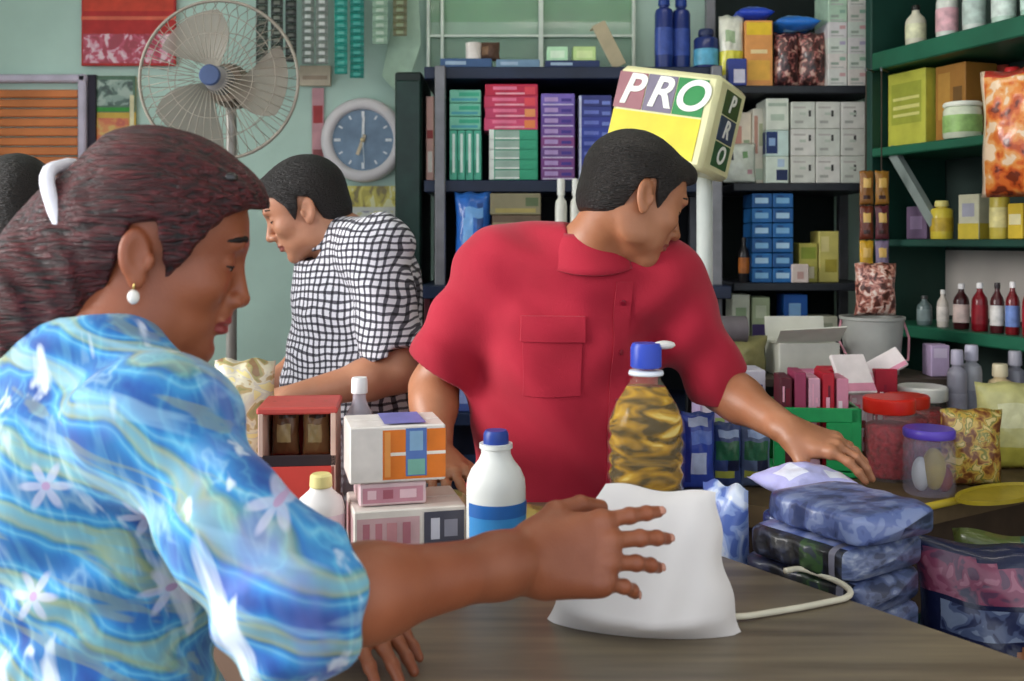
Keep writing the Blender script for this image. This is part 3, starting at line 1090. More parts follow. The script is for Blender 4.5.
rcarton('mauve box at the left end of the third green shelf', 905, 924, 206, 2, .06, '6a5670', pr((.2, .8, .3, .7, '8f7a98')), dep=.07)
x, y = on_right(938, .05, 0)
bottle('yellow tin beside the mauve box', x, y, B3[2], .031, wz(201, y) - B3[2], 'cdb83c', 'd8cc7a', 'b89a2c', kind='can', cat='can')
rcarton('white and yellow box in the middle of the third green shelf', 953, 972, 194, 2, .04, 'cfccb0', pr((.0, 1, .0, .35, 'd0b840'), (.2, .8, .5, .8, 'a8a8b8')), dep=.07)
rcarton('yellow box with cream lettering patch right of the white and yellow box', 998, 1012, 203, 2, .03, 'd8b83a', pr((.1, .9, .4, .7, 'efe3b0')), dep=.07)
rcarton('yellow and red box at the photo edge on the third green shelf', 1013, 1033, 200, 2, .03, 'd9c25a', pr((.1, .9, .5, .8, 'f0e8c8'), (.2, .8, .1, .3, 'b0503a')), dep=.07)
for i, (px, w_, top, c, cap, lab, lbl) in enumerate((
        (922, 14, 296, '5a6a6a', '3a3a3a', '7a8888', 'grey-green bottle at the left end of the lowest green shelf'),
        (939, 11, 290, 'c8beb4', 'e0dcd8', 'd8cfc8', 'cream bottle second on the lowest green shelf'),
        (956, 15, 284, '3a1014', 'e8e4e4', 'e0c8c0', 'dark red bottle with a pale label and white cap'),
        (973, 15, 283, '7a0f1c', 'ece8e8', '8c1624', 'crimson bottle with a white cap on the lowest green shelf'),
        (989, 13, 283, '48181c', '2a2024', 'd8d4d0', 'dark bottle with a white label and dark cap'),
        (1003, 13, 282, '6a1018', 'e6e2e2', '6a84c0', 'red bottle with a blue label on the lowest green shelf'),
        (1019, 14, 281, '8a1420', 'ece8e8', 'a01c28', 'red bottle nearest the photo edge on the lowest green shelf'))):
    x, y = on_right(px, .05, 0)
    bottle(lbl, x, y, B3[3], w_ / 2 * PX * y, wz(top, y) - B3[3], c, cap, lab, v0=.15, v1=.55)

# hanging strips of packets at the end of the right unit
for c in range(2):
    x0 = wx(866 + 15.5 * c, 3.02)
    t = thing('packet_strip', ['hanging strip of yellow and brown packets, left of two', 'hanging strip of orange and mauve packets, right of two'][c], 'packets', (x0, 3.02, 1.69))
    cs = [['8a5a28', '6a3020', 'c89a24', 'c0921c'], ['9a6a28', '5a2830', '7a6a86', 'c08a20']][c]
    MB().tube([(0, 0, .30), (0, 0, 0), (0, 0, -.40)], .002, 6).build('cord', [mat('3a3028', .7)], t)
    for i in range(4):
        pouch('packet', None, None, 0, -.004, -.01 - .105 * (i + 1) + (.01), .043, .103, .018, [cs[i], 'd8b060', '3a1c18'], patches(3, [(.2, .8, .5, .75, 1), (.2, .7, .15, .3, 2)]), parent=t, seed=40 + i + 5 * c)
    MB().tube([(0, 0, .30), (.01, .03, .315), (.03, .08, .32), (.07, .13, .32)], .003, 6).build('hook', [steel], t, True)

# ================================================= side table
YT = TABLE


def tb(px, py):
    Y = (EYE - YT) / ((py - 240) * PX)
    return wx(px, Y), Y


# green crate
x, y = tb(811, 470)
t = thing('crate', 'small green plastic crate with open sides behind the reaching hand', 'crate', (x, y, YT + .0008), R(-6))
gm = mat('1f9a55', .35, var=.12)
w, d_, h = .19, .16, .155
MB().box((0, 0, .006), (w, d_, .012), bev=.003).build('base', [gm], t)
for sx in (-1, 1):
    for sy in (-1, 1):
        MB().box((sx * (w / 2 - .012), sy * (d_ / 2 - .010), h / 2 + .006), (.024, .020, h - .012), bev=.003).build('corner_post', [gm], t)
mb = MB()
mb.box((0, -d_ / 2 + .004, h - .016), (w, .008, .032), bev=.002)
mb.box((0, d_ / 2 - .004, h - .016), (w, .008, .032), bev=.002)
mb.box((-w / 2 + .004, 0, h - .016), (.008, d_, .032), bev=.002)
mb.box((w / 2 - .004, 0, h - .016), (.008, d_, .032), bev=.002)
mb.build('rim', [gm], t)
mb = MB()
mb.box((w * .30, -d_ / 2 + .004, h * .45), (w * .40, .007, h * .7), bev=.002)
mb.box((w / 2 - .004, 0, h * .45), (.007, d_ * .9, h * .75), bev=.002)
mb.build('side_panel', [gm], t)
# packs filling the crate
for i in range(5):
    px = 780 + 17 * i
    carton('sweet_packet', ['dark maroon packet in the green crate, leftmost', 'pink and maroon packet in the green crate, second', 'pink and white packet in the green crate, third',
                            'scarlet packet in the green crate, fourth', 'pink checked packet in the green crate, rightmost'][i], 'packet', 0, 0, 0, 0, YT + .0135, 0,
           ['5a1c2a', '9c3a5c', 'd6a0b4', 'b81c30', 'd88ca4'][i], rprints(['f0d8e0', 'b02040', '701428', 'e8a8bc'], 6, 50 + i), 'packets in the green crate', R(-6),
           (x - .062 + .031 * i, y + .012 - .003 * i), (.027, .10, .205 + .012 * (i % 2)))
# red and pink packs behind the crate
for i in range(4):
    carton('sweet_box', ['pink striped box behind the green crate, leftmost', 'red and white box behind the green crate, second', 'pale pink box behind the green crate, third', 'deep red box behind the green crate, rightmost'][i],
           'box', 800 + 25 * i, 823 + 25 * i, 372 - 3 * (i % 2), 2.50, YT, .08, ['c8789a', 'c02038', 'e0b4c0', 'a41830'][i], rprints(['f4e4ea', '8c1430', 'e06080'], 7, 70 + i), None)
# white open carton flaps, tilted
for i, (px, py, w_, h_, rx, ry, rz_, lab) in enumerate(((855, 380, .09, .11, -38, 0, 10, 'white card lying tilted over the pink boxes, left'), (886, 378, .15, .055, -30, -27, 5, 'long white and pink box lid tilted upward over the red boxes'))):
    mb = MB()
    mb.box((0, 0, 0), (w_, .012, h_), 0, bev=.002)
    mb.box((0, -.0065, -h_ * .36), (w_ * .96, .001, h_ * .2), 1)
    o = mb.build('box_lid', [mat('e6dcdc', .5), mat('d890a8', .5)])
    o.location, o.rotation_euler = (wx(px, 2.46), 2.475 + .05 * i, wz(py, 2.46) + .012), (R(rx), R(ry), R(rz_))
    tag(o, lab, 'lid')
# red-lidded jar, white-lidded jar, purple-lidded jar
x, y = tb(889, 478)
jar('clear jar of red sweets with a red lid left of the purple-lidded jar', x, y, YT, .056, wz(397, y) - YT, 'd8c4c4', 'd0281c', None, .18, alpha=.12, fill='9c1c2c')
x, y = tb(909, 462)
jar('red-lidded jar of dark red sweets behind the first red jar', x + .005, y + .03, YT, .054, wz(395, y + .03) - YT, 'd0b0b0', 'c83020', None, .18, alpha=.12, fill='8a1c28')
x, y = tb(932, 452)
jar('jar with a broad white lid and red body behind the purple-lidded jar', x, y + .06, YT, .062, wz(386, y + .06) - YT, 'c0b0a8', 'ecebe4', None, .22, alpha=.15, fill='b02830')
x, y = tb(929, 493)
t = jar('clear plastic jar with a purple lid at the table edge', x, y, YT, .052, wz(428, y) - YT, 'c4bede', '5b45b4', None, .13, alpha=.16, fill=None)
mb = MB()
mb.ell((.006, -.010, .052), (.024, .026, .044), 0)
mb.ell((.026, -.010, .032), (.018, .022, .028), 1)
mb.ell((-.018, -.002, .040), (.018, .020, .036), 2)
mb.build('contents', [mat('9a8a3a', .5, var=.3), mat('6a2a1c', .5, var=.3), mat('b8bcc0', .5)], t, True)
# snack bags right of it
x, y = tb(975, 488)
pouch('snack_bag', 'bag of brown and orange snacks right of the purple-lidded jar', 'bag', x, y + .02, YT, .135, .165, .07, [blotch(['6a3a20', '8a5a2c', 'a8823a', 'c0a04a', '7a7a38', 'd0b878'], 42)], lambda u, v: 0, seed=33)
x, y = tb(1018, 472)
pouch('snack_bag', 'pale yellow-green bag at the photo edge on the side table', 'bag', x, y + .03, YT, .17, .20, .08, ['b8b478', 'c8c69a', 'a8a044'], patches(3, [(0, 1, 0, .3, 2), (.2, .8, .5, .8, 1)]), seed=34)
t = thing('tray', 'shallow yellow tray under the snack bags at the table edge', 'tray', (0, 0, YT))
x, y = tb(990, 490)
pts = []
mb = MB()
mb.lathe([(.12, 0.0), (.125, .001), (.128, .010), (.1245, .010), (.12, .004)], 36, sx=1.0, sy=.42)
o = mb.build('tray', [mat('a8942a', .4, var=.15)], None, 'angle')
bpy.data.objects.remove(t)
o.location, o.rotation_euler = (x - .005, y - .055, YT + .001), (0, 0, R(31))
tag(o, 'shallow yellow tray in front of the snack bags at the table edge', 'tray')
# bottles behind the snack bags
for i, (px, top, r_, c, cap, lab, lbl, kind) in enumerate((
        (957, 350, .024, '8c8a98', 'a8a4b8', '9a98a8', 'grey bottle behind the white-lidded jar', 'can'),
        (975, 346, .026, '8f9098', 'b0aec0', '7a7c88', 'taller grey bottle beside the cream bottle', 'can'),
        (1000, 364, .030, 'c8b48c', 'd4c8a8', 'b8a27a', 'cream bottle at the back of the side table', 'can'),
        (1019, 352, .026, '70707c', '9a98a4', '8a8a92', 'grey bottle cut by the photo edge on the side table', 'can'))):
    Y = 2.58
    bottle(lbl, wx(px, Y), Y + .02 * (i % 2), YT, r_, wz(top, Y) - YT, c, cap, lab, kind=kind)
carton('carton', 'lavender box standing left of the grey bottles', 'box', 931, 950, 345, 2.70, TIER, .06, 'b7a2c4', pr((.15, .85, .6, .9, 'cfc0d8')))
# purple and white cartons left of crate, blue packs
for i, (a, b) in enumerate(((699, 731), (734, 766))):
    carton('carton', ['lilac carton with a dark purple label under the sign pole', 'lilac and white carton with green picture right of the sign pole'][i], 'box', a, b, 371 - i, 2.36, YT, .10, ['b8a6cc', 'c0bcc8'][i],
           pr((.5, .9, .6, .85, '3a2468'), (.1, .45, .3, .7, ['d8d0e0', '8a9a4a'][i]), (.5, .8, .2, .5, ['9ab070', '3a3a78'][i])))
pouch('detergent_bag', 'tall blue and white bag beside the oil bottle', 'bag', wx(699, 2.10), 2.12, YT, .075, wz(414, 2.1) - YT, .05, ['3a52b8', '6a86dc', 'c8d4f4', '2a3a90'],
      patches(4, [(.1, .9, .6, .75, 1), (.3, .7, .2, .5, 2), (.1, .3, .1, .9, 3), (.2, .8, .85, .95, 2)]), seed=22)
for i, (px, c, lab) in enumerate(((728, '3a4a80', 'blue pack with a green leaf shape under the reaching forearm'), (757, '5a6a8c', 'grey-blue pack with yellow print under the reaching forearm'))):
    pouch('detergent_bag', lab, 'bag', wx(px, 2.12), 2.14, YT, .068, wz(424, 2.12) - YT, .05, [c, '2f6a4a', 'b0b450', '9aaed4', '1c2444'],
          patches(5, [(.1, .9, .45, .7, 1), (.1, .7, .15, .25, 2), (.2, .9, .78, .9, 3), (.5, .9, .3, .42, 4)]), seed=24 + i)

# ---- on the stepped stand
ZS = TIER
t = thing('bucket', 'grey plastic bucket with pink sides on the stand before the shelves', 'bucket', (wx(872, 2.76), 2.76, ZS))
MB().lathe([(.066, 0), (.070, .003), (.083, .150), (.087, .152), (.087, .160), (.080, .160), (.068, .010), (.001, .008)], 32).build('body', [mat('9fa09c', .4, var=.08)], t, 'angle')
MB().tube([(-.085, 0, .15), (-.098, -.01, .10), (-.080, -.05, .045), (0, -.088, .03), (.080, -.05, .045), (.098, -.01, .10), (.085, 0, .15)], .0035, 8).build('handle', [mat('c88a98', .4)], t, True)
pouch('sweet_bag', 'clear bag of pink and brown sweets on the grey bucket rim', 'bag', wx(874, 2.76), 2.75, ZS + .161, .115, .145, .075, [blotch(['4a241c', '7a443c', 'a86a5c', 'c89080', 'e0c8bc'], 60)], lambda u, v: 0, seed=36)
t = thing('open_carton', 'white open carton with raised flap on the stand', 'box', (wx(805, 2.74), 2.77, ZS), R(4))
wm = mat('dcdcd0', .6, var=.06)
MB().box((0, 0, .045), (.17, .12, .09), bev=.003).build('body', [wm], t)
mb = MB()
mb.box((0, 0, 0), (.175, .003, .085), M=Matrix.Translation((-.006, -.082, .113)) @ Matrix.Rotation(R(58), 4, 'X') @ Matrix.Rotation(R(-6), 4, 'Y'))
mb.box((0, 0, 0), (.17, .003, .07), M=Matrix.Translation((.0, .058, .12)) @ Matrix.Rotation(R(-10), 4, 'X'))
mb.build('flap', [wm], t)
pouch('sack', 'khaki cloth sack under the grey roll', 'bag', wx(736, 2.72), 2.76, ZS, .19, .105, .12, ['8f8a5a', '7a7648'], patches(2, [(.1, .4, .2, .6, 1)]), seed=38, rough=.8)
t = thing('tape_roll', 'grey roll lying on the khaki sack', 'roll', (wx(733, 2.72), 2.74, ZS + .125), 0)
Mx = Matrix.Rotation(R(90), 4, 'Y')
MB().lathe([(.018, -.04), (.036, -.04), (.037, -.035), (.037, .035), (.036, .04), (.018, .04)], 28, M=Mx, closed=False).build('paper', [mat('6a6468', .7, var=.15)], t, 'angle')
MB().lathe([(.014, -.041), (.018, -.041), (.018, .041), (.014, .041), (.014, -.041)], 20, M=Mx, closed=False).build('core', [mat('8a7a62', .8)], t, 'angle')

# ================================================= sign on its pole
t = thing('sign', 'yellow tilted box sign reading PRO on a white pole behind the bowed head', 'sign', (.493, 2.56, TABLE))
MB().lathe([(.085, .0005), (.085, .012), (.03, .03)], 28).build('base_plate', [mat('d4d4d0', .5)], t, 'angle')
MB().lathe([(.0205, .03), (.0205, .72)], 20).build('pole', [mat('c6ccc8', .35, var=.06)], t, True)
SG = Matrix.Translation((-.080, -.02, 1.775 - TABLE)) @ Matrix.Rotation(R(13), 4, 'Y') @ Matrix.Rotation(R(-33), 4, 'Z')
w, d_, h = .275, .185, .235
bx = bpy.data.objects.new('box', None)
mb = MB()
mb.box((0, 0, 0), (w, d_, h), 0, SG, bev=.012)
bxo = mb.build('box', [mat('e2dfae', .35, var=.06)], t, 'angle')
bpy.data.objects.remove(bx)


def panel(x0, x1, z0, z1, face, c, name, th=.002):
    m_ = MB()
    if face == 'front':
        m_.box(((x0 + x1) / 2, -d_ / 2 - th / 2, (z0 + z1) / 2), (x1 - x0, th, z1 - z0), 0, SG)
    else:
        m_.box((w / 2 + th / 2, (x0 + x1) / 2, (z0 + z1) / 2), (th, x1 - x0, z1 - z0), 0, SG)
    return m_.build(name, [mat(c, .4, var=.08)], bxo)


def letter(ch, x, z, face, size, par, col='f2f2ea', shear=.25):
    c = bpy.data.curves.new('lettering', 'FONT')
    c.body = ch
    c.size = size
    c.align_x = 'CENTER'
    c.align_y = 'CENTER'
    c.shear = shear
    c.extrude = .0008
    c.offset = size * .022
    c.materials.append(mat(col, .4, var=.03))
    o_ = bpy.data.objects.new('lettering', c)
    COL.objects.link(o_)
    o_.parent = par
    if face == 'front':
        o_.matrix_local = SG @ Matrix.Translation((x, -d_ / 2 - .0032, z)) @ Matrix.Rotation(R(90), 4, 'X')
    else:
        o_.matrix_local = SG @ Matrix.Translation((w / 2 + .0032, x, z)) @ Matrix.Rotation(R(90), 4, 'Z') @ Matrix.Rotation(R(90), 4, 'X')
    bpy.context.view_layer.update()
    me_ = bpy.data.meshes.new_from_object(o_.evaluated_get(bpy.context.evaluated_depsgraph_get()))
    o2 = bpy.data.objects.new('lettering', me_)
    COL.objects.link(o2)
    o2.parent = par
    o2.matrix_local = o_.matrix_local.copy()
    bpy.data.objects.remove(o_)
    return o2


for i, (ch, c) in enumerate(zip('PRO', ('a06a72', '7c7488', '2c8a4a'))):
    x0 = -.134 + .082 * i
    p_ = panel(x0, x0 + .079, .008, .100, 'front', c, 'letter_panel')
    letter(ch, x0 + .040, .054, 'front', .108, p_)
panel(-.130, .110, -.100, .003, 'front', 'e2d43c', 'yellow_panel')
for i, (ch, c) in enumerate(zip('PRO', ('35502c', '36435e', '2a5a34'))):
    z0 = .034 - .064 * i
    p_ = panel(-.045, .055, z0, z0 + .060, 'side', c, 'letter_panel')
    letter(ch, 0, z0 + .030, 'side', .062, p_)

# ================================================= wall things at the left
# clock
t = thing('wall_clock', 'round wall clock with broad white rim and blue-grey face', 'clock', (wx(363, 3.745), 3.745, wz(140, 3.745)))
Mx = Matrix.Rotation(R(90), 4, 'X')
k_ = 3.745 * PX
MB().lathe([(.150, -.032), (.158, -.025), (.158, .0), (.150, .018), (.128, .022), (.116, .012), (.114, .0)], 48, M=Mx, closed=False).build('rim', [mat('e6dfe0', .35, var=.03)], t, True)
MB().lathe([(.117, -.005), (.117, .001)], 48, M=Mx).build('dial', [mat('7b92aa', .4, var=.25, scale=12)], t, 'angle')
for i in range(12):
    a = R(30 * i)
    mb = MB()
    mb.box((0, 0, 0), (.007 if i % 3 else .011, .0015, .016 if i % 3 else .024), 0,
           Matrix.Translation((.096 * math.sin(a), -.002, .096 * math.cos(a))) @ Matrix.Rotation(a, 4, 'Y'))
    mb.build('hour_mark', [mat('e8ecf0', .4)], t)
for nm, a, L_, w_, yy, c in (('minute_hand', 2, .088, .010, -.005, 'eef0f2'), ('hour_hand', 200, .060, .013, -.0075, 'd8c6a8'), ('second_hand', 176, .085, .004, -.010, 'c8d4dc')):
    mb = MB()
    mb.box((0, 0, L_ / 2 - .01), (w_, .0015, L_ + .02), 0, Matrix.Translation((0, yy, 0)) @ Matrix.Rotation(R(a), 4, 'Y'), bev=.0005)
    mb.build(nm, [mat(c, .4)], t)
MB().lathe([(.009, .0), (.009, .012), (.006, .014)], 16, M=Mx).build('hub', [mat('c8b48a', .3, .5)], t, 'angle')
# notice under the clock
def board(name, label, cat, px0, px1, py0, py1, Y, base, rects, th=.006, tilt=0, parts=()):
    w_, h_ = (px1 - px0) * PX * Y, (py1 - py0) * PX * Y
    mb_ = MB()
    mb_.box((0, 0, 0), (w_, th, h_), 0, bev=.0015)
    cols = [base]
    for n_, (u0, u1, v0, v1, c) in enumerate(rects):
        if c not in cols:
            cols.append(c)
        y_ = -th / 2 - .0005 - .0005 * n_
        mb_.add([((u0 - .5) * w_, y_, (v0 - .5) * h_), ((u1 - .5) * w_, y_, (v0 - .5) * h_), ((u1 - .5) * w_, y_, (v1 - .5) * h_), ((u0 - .5) * w_, y_, (v1 - .5) * h_)], [(0, 1, 2, 3)], cols.index(c))
    o_ = mb_.build(name, [mat(c, .5, var=.15, scale=20) if isinstance(c, str) else c for c in cols])
    o_.location = (wx((px0 + px1) / 2, Y), Y, wz((py0 + py1) / 2, Y))
    o_.rotation_euler = (0, R(tilt), 0)
    return tag(o_, label, cat)


board('notice', 'yellow and white notice on the wall under the clock', 'notice', 322, 397, 186, 236, 3.765, 'd8d8cc',
      pr((.0, 1, .58, 1, blotch(['7a6a1c', 'b0a028', 'c9b93a', 'd8cc5a', 'e0dca0'], 30, (1, 1, .5), bump=0)), (.05, .95, .05, .5, blotch(['8a8a98', 'b8b8b4', 'd8d8cc', 'd0cc98'], 24, bump=0))), .005)
board('poster', 'red hanging poster with a pink and white lower edge', 'poster', 82, 176, -22, 66, 3.755, 'bc2f2c',
      pr((.02, .98, .62, .98, 'd2452f'), (.0, 1, .52, .56, 'e06a50'), (.02, .98, .03, .36, blotch(['a82438', 'b83048', 'c84860', 'e0a0b0', 'ecc8cc'], 26, bump=0))), .012)
board('poster', 'green, yellow and orange poster below the red poster', 'poster', 88, 136, 76, 172, 3.765, 'd8b04a',
      pr((.0, 1, .62, 1, '5c7a62'), (.06, .94, .69, .96, blotch(['2f4438', '4a6454', '8aa090', 'a8b8a8'], 22, bump=0)), (.1, .9, .63, .67, '3f9a3c'), (.08, .86, .04, .56, blotch(['c8502a', 'd8682a', 'e08a3c', 'e0b050'], 18, bump=0)), (.88, .97, 0, .8, 'e8dcb0')), .005)
board('notice', 'small beige carton panel above the clock at its left', 'notice', 300, 331, 66, 86, 3.76, 'cfc0a8', pr((.1, .9, .3, .5, 'b09a84')), .02)
board('poster', 'narrow pink and red strip poster left of the clock', 'poster', 312, 324, 88, 176, 3.77, 'c8949a', pr((.1, .9, .6, .8, 'a83a3c'), (.1, .9, .2, .3, '8a4a4c')), .004)
o = board('cloth_corner', 'pale green triangular pennant corner right above the clock', 'pennant', 0, 1, 0, 1, 3.6, '9fc0a8', [])
me = bpy.data.meshes.new('pennant')
mb = MB()
ya = 3.70
pts = [(wx(382, ya), wz(76, ya)), (wx(403, ya), wz(100, ya)), (wx(421, ya), wz(44, ya)), (wx(418, ya), wz(-8, ya)), (wx(398, ya), wz(-8, ya))]
mb.add([(x_, ya, z_) for x_, z_ in pts] + [(x_, ya + .006, z_ - .0) for x_, z_ in pts],
       [(0, 1, 2, 3, 4), (9, 8, 7, 6, 5)] + [(i, 5 + i, 5 + (i + 1) % 5, (i + 1) % 5) for i in range(5)])
bpy.data.objects.remove(o)
o = mb.build('pennant', [mat('a9c4ae', .7, var=.12)])
tag(o, 'pale green pointed pennant hanging right above the clock', 'pennant')

# strips of sachets hanging from a rail
rail = MB().tube([(wx(235, 3.6), 3.62, 2.52), (wx(425, 3.6), 3.62, 2.52)], .008, 10).build('hanging_rail', [steel], None, True)
tag(rail, 'steel rail above the clock carrying the hanging strips', 'rail')
for sx in (wx(240, 3.6), wx(420, 3.6)):
    b_ = MB().tube([(sx, 3.62, 2.52), (sx, 3.785, 2.56)], .005, 8).build('bracket', [steel], rail, True)
for i, (px, wpx, bot, c1, c2, lab) in enumerate((
        (262, 12, 70, '3a4038', '6a6e60', 'dark grey-green strip of sachets, leftmost on the rail'),
        (277, 12, 74, '343a34', '74786c', 'dark strip of sachets, second from the left on the rail'),
        (291, 11, 62, '2c302c', '585c54', 'near black strip of sachets, third from the left on the rail'),
        (308, 12, 64, '6e7870', 'c4cac4', 'grey and white strip of sachets beside the teal strips'),
        (322, 12, 64, '7a827a', 'd0d4ce', 'whitish strip of sachets right beside the teal strips'),
        (341, 13, 74, '1f8a7c', '56b0a0', 'teal strip of sachets, left of two'),
        (357, 14, 78, '177a6e', '4aa698', 'teal strip of sachets, right of two'),
        (380, 15, 44, '8aa890', 'b4c8b4', 'pale green film strip on the rail'),
        (400, 14, 36, '6a6a4c', '8c9a78', 'olive film strip at the right end of the rail'))):
    Y = 3.61
    t = thing('sachet_strip', lab, 'sachets', (wx(px, Y), Y, 2.512), 0, 'sachet strips hanging from the rail')
    n = max(6, int((2.512 - wz(bot, Y)) / .026))
    hs = (2.512 - wz(bot, Y)) / n
    for j in range(n):
        mb = MB()
        w_ = wpx * PX * Y
        mb.grid(lambda u, v: ((u - .5) * w_, -.006 * math.sin(math.pi * u) * math.sin(math.pi * v) - .001, -hs * (j + 1) + v * hs * .96), 4, 4, 0, mfn=lambda u, v: 1 if .25 < u < .75 and .3 < v < .75 else 0)
        mb.grid(lambda u, v: ((.5 - u) * w_, .004 * math.sin(math.pi * u) * math.sin(math.pi * v) + .001, -hs * (j + 1) + v * hs * .96), 4, 4, 0)
        mb.build('sachet', [mat(c1, .35, var=.2), mat(c2, .3, var=.2)], t, True)

# pedestal fan
t = thing('pedestal_fan', 'round wire pedestal fan with grey blades before the left wall', 'fan', (-.85, 2.92, 0))
FC = Vector((0, -.02, wz(80, 2.9)))
cage = mat('a0978a', .5, .2, var=.05)
fm = MB()
Rf = .230
for i in range(44):
    a = 2 * math.pi * i / 44
    ca, sa = math.cos(a), math.sin(a)
    pts = [FC + Vector((ca * r_, -dy, sa * r_)) for r_, dy in ((.045, .085), (.12, .082), (.19, .062), (Rf, .0))]
    fm.tube(pts, .0011, 5)
for r_, dy in ((.12, .082), (.18, .066)):
    fm.tube([FC + Vector((r_ * math.cos(a), -dy, r_ * math.sin(a))) for a in np.linspace(0, 2 * math.pi, 40, endpoint=False)], .0012, 5, cyc=True)
fm.tube([FC + Vector((Rf * math.cos(a), 0, Rf * math.sin(a))) for a in np.linspace(0, 2 * math.pi, 56, endpoint=False)], .005, 8, cyc=True)
fg = fm.build('front_guard', [cage], t, True)
fm = MB()
for i in range(44):
    a = 2 * math.pi * (i + .5) / 44
    ca, sa = math.cos(a), math.sin(a)
    fm.tube([FC + Vector((ca * r_, dy, sa * r_)) for r_, dy in ((.05, .07), (.15, .066), (.20, .05), (Rf, .006))], .0011, 5)
fm.tube([FC + Vector((.15 * math.cos(a), .066, .15 * math.sin(a))) for a in np.linspace(0, 2 * math.pi, 40, endpoint=False)], .0012, 5, cyc=True)
fm.build('rear_guard', [cage], t, True)
for i in range(3):
    a0 = R(120 * i + 100)
    mb = MB()

    def bl(u, v, off=0.0):
        r_ = .035 + .165 * v
        wv = .55 + .75 * math.sin(math.pi * min(1, v * .62 + .12))
        a = a0 + (u - .5) * wv * 1.0 + .35 * v
        return FC + Vector((r_ * math.cos(a), (u - .5) * .05 + off, r_ * math.sin(a)))
    mb.grid(lambda u, v: bl(u, v), 10, 10)
    mb.grid(lambda u, v: bl(1 - u, v, .003), 10, 10)
    mb.build('blade', [mat('9a8f82', .5, alpha=.6, var=.05)], t, True)
Mx = Matrix.Translation(FC) @ Matrix.Rotation(R(90), 4, 'X')
MB().lathe([(.040, -.03), (.042, .0), (.036, .03), (.02, .038)], 24, M=Mx).build('hub', [mat('8a8684', .4)], t, 'angle')
MB().lathe([(.030, .084), (.030, .090), (.026, .094)], 24, M=Mx).build('badge', [mat('46567c', .4)], fg, 'angle')
MB().lathe([(.045, -.19), (.062, -.18), (.066, -.10), (.055, -.055)], 24, M=Mx).build('motor_housing', [mat('8a7a6a', .5)], t, 'angle')
MB().tube([(0, .10, FC.z - .04), (0, .11, FC.z - .12), (0, .11, .05)], .016, 14).build('pole', [mat('b0aca6', .4, .4)], t, True)
MB().lathe([(.20, 0), (.20, .014), (.05, .04), (.018, .06)], 32, c=(0, .11, 0)).build('base', [mat('6a6662', .5)], t, 'angle')

# ================================================= things on the counter
CT = 1.0005


def ct(px, py):
    Y = (EYE - CT) / ((py - 240) * PX)
    return wx(px, Y), Y


# white bag under the woman's hand
def bag_pt(u, v, s_):
    # v up, u across; broad at the foot, gathered at the top
    w_ = .242 - .100 * v ** .9
    d_ = .078 * (1 - v) ** .55 * (.5 + .5 * min(1, v * 7)) + .001
    e = (max(0, math.sin(math.pi * u))) ** .55
    wr = 1 + (.05 * math.sin(13 * u + 3 * v) + .025 * math.sin(27 * u - 9 * v)) * min(1, v * 4)
    x_ = (u - .5) * w_ + .020 * v * v - .006
    z_ = .168 * v + .003 * math.sin(9 * u) * v - .006 * (u - .5) * v
    return (x_ + .003 * math.sin(14 * v + 4 * u) * (abs(u - .5) * 2), -s_ * d_ * e * wr + .012 * v, z_)


mb = MB()
n_ = 26
mb.grid(lambda u, v: bag_pt(u, v, 1), n_, n_)
mb.grid(lambda u, v: bag_pt(1 - u, v, -1), n_, n_)
mb.add([bag_pt(i / n_, 0, 1) for i in range(n_ + 1)] + [bag_pt(1 - i / n_, 0, -1) for i in range(1, n_)], [tuple(reversed(range(2 * n_)))])
o = mb.build('paper_bag', [mat('dcd6d4', .55, var=.04, scale=6, bump=.2, bscale=9)], None, True)
x, y = ct(650, 640)
o.location, o.rotation_euler = (x + .004, y + .045, CT), (0, 0, R(-10))
tag(o, 'plain white bag standing on the counter under the woman\'s hand', 'bag')

# oil bottle
x, y = wx(646, 1.38), 1.38
t = thing('oil_bottle', 'big clear bottle of golden cooking oil with a blue cap', 'bottle', (x, y, CT), R(12))
hb = wz(343, 1.38) - CT
oil = NT('m_oil')
oil.b.inputs['Base Color'].default_value = (*lin('e0b43c'), 1)
oil.b.inputs['Roughness'].default_value = .05
oil.b.inputs['Transmission Weight'].default_value = .15
oil.b.inputs['IOR'].default_value = 1.15
ntc = oil.n('ShaderNodeTexCoord')
nn = oil.n('ShaderNodeTexNoise')
nn.inputs['Scale'].default_value = 16
nn.inputs['Distortion'].default_value = 1.2
nmp = oil.n('ShaderNodeMapping')
nmp.inputs['Scale'].default_value = (1, 1, 3.2)
oil.l(ntc.outputs['Object'], nmp.inputs['Vector'])
oil.l(nmp.outputs['Vector'], nn.inputs['Vector'])
oil.l(oil.ramp(nn.outputs['Fac'], [(.38, '4a3406'), (.46, '8a640c'), (.54, 'b48410'), (.60, 'cc9c18'), (.68, 'e8cc70')]), oil.b.inputs['Base Color'])  # dark streaks and bright glints of the ridges painted into the oil colour
rb = .0535
bp_ = [(rb * .80, 0), (rb * .96, .006), (rb, .02)]
for i in range(9):
    z_ = .028 + i * .0215
    wz_ = 1 - .10 * math.exp(-((z_ - .075) / .028) ** 2)
    bp_ += [(rb * wz_, z_), (rb * wz_ * .92, z_ + .009), (rb * wz_, z_ + .018)]
top_ = bp_[-1][1]
bp_ += [(rb * .97, top_ + .012), (rb * .80, top_ + .034), (rb * .52, hb - .062), (rb * .34, hb - .045), (rb * .32, hb - .024)]
clear = NT('m_clear_plastic')
clear.b.inputs['Base Color'].default_value = (.85, .80, .60, 1)
clear.b.inputs['Roughness'].default_value = .06
clear.b.inputs['Alpha'].default_value = .07
MB().lathe(bp_, 40).build('body', [clear.m], t, True)
fill_ = [(r_ * .955, z_ + .002) for r_, z_ in bp_[:-2]]
MB().lathe(fill_, 40).build('oil', [oil.m], t, True)
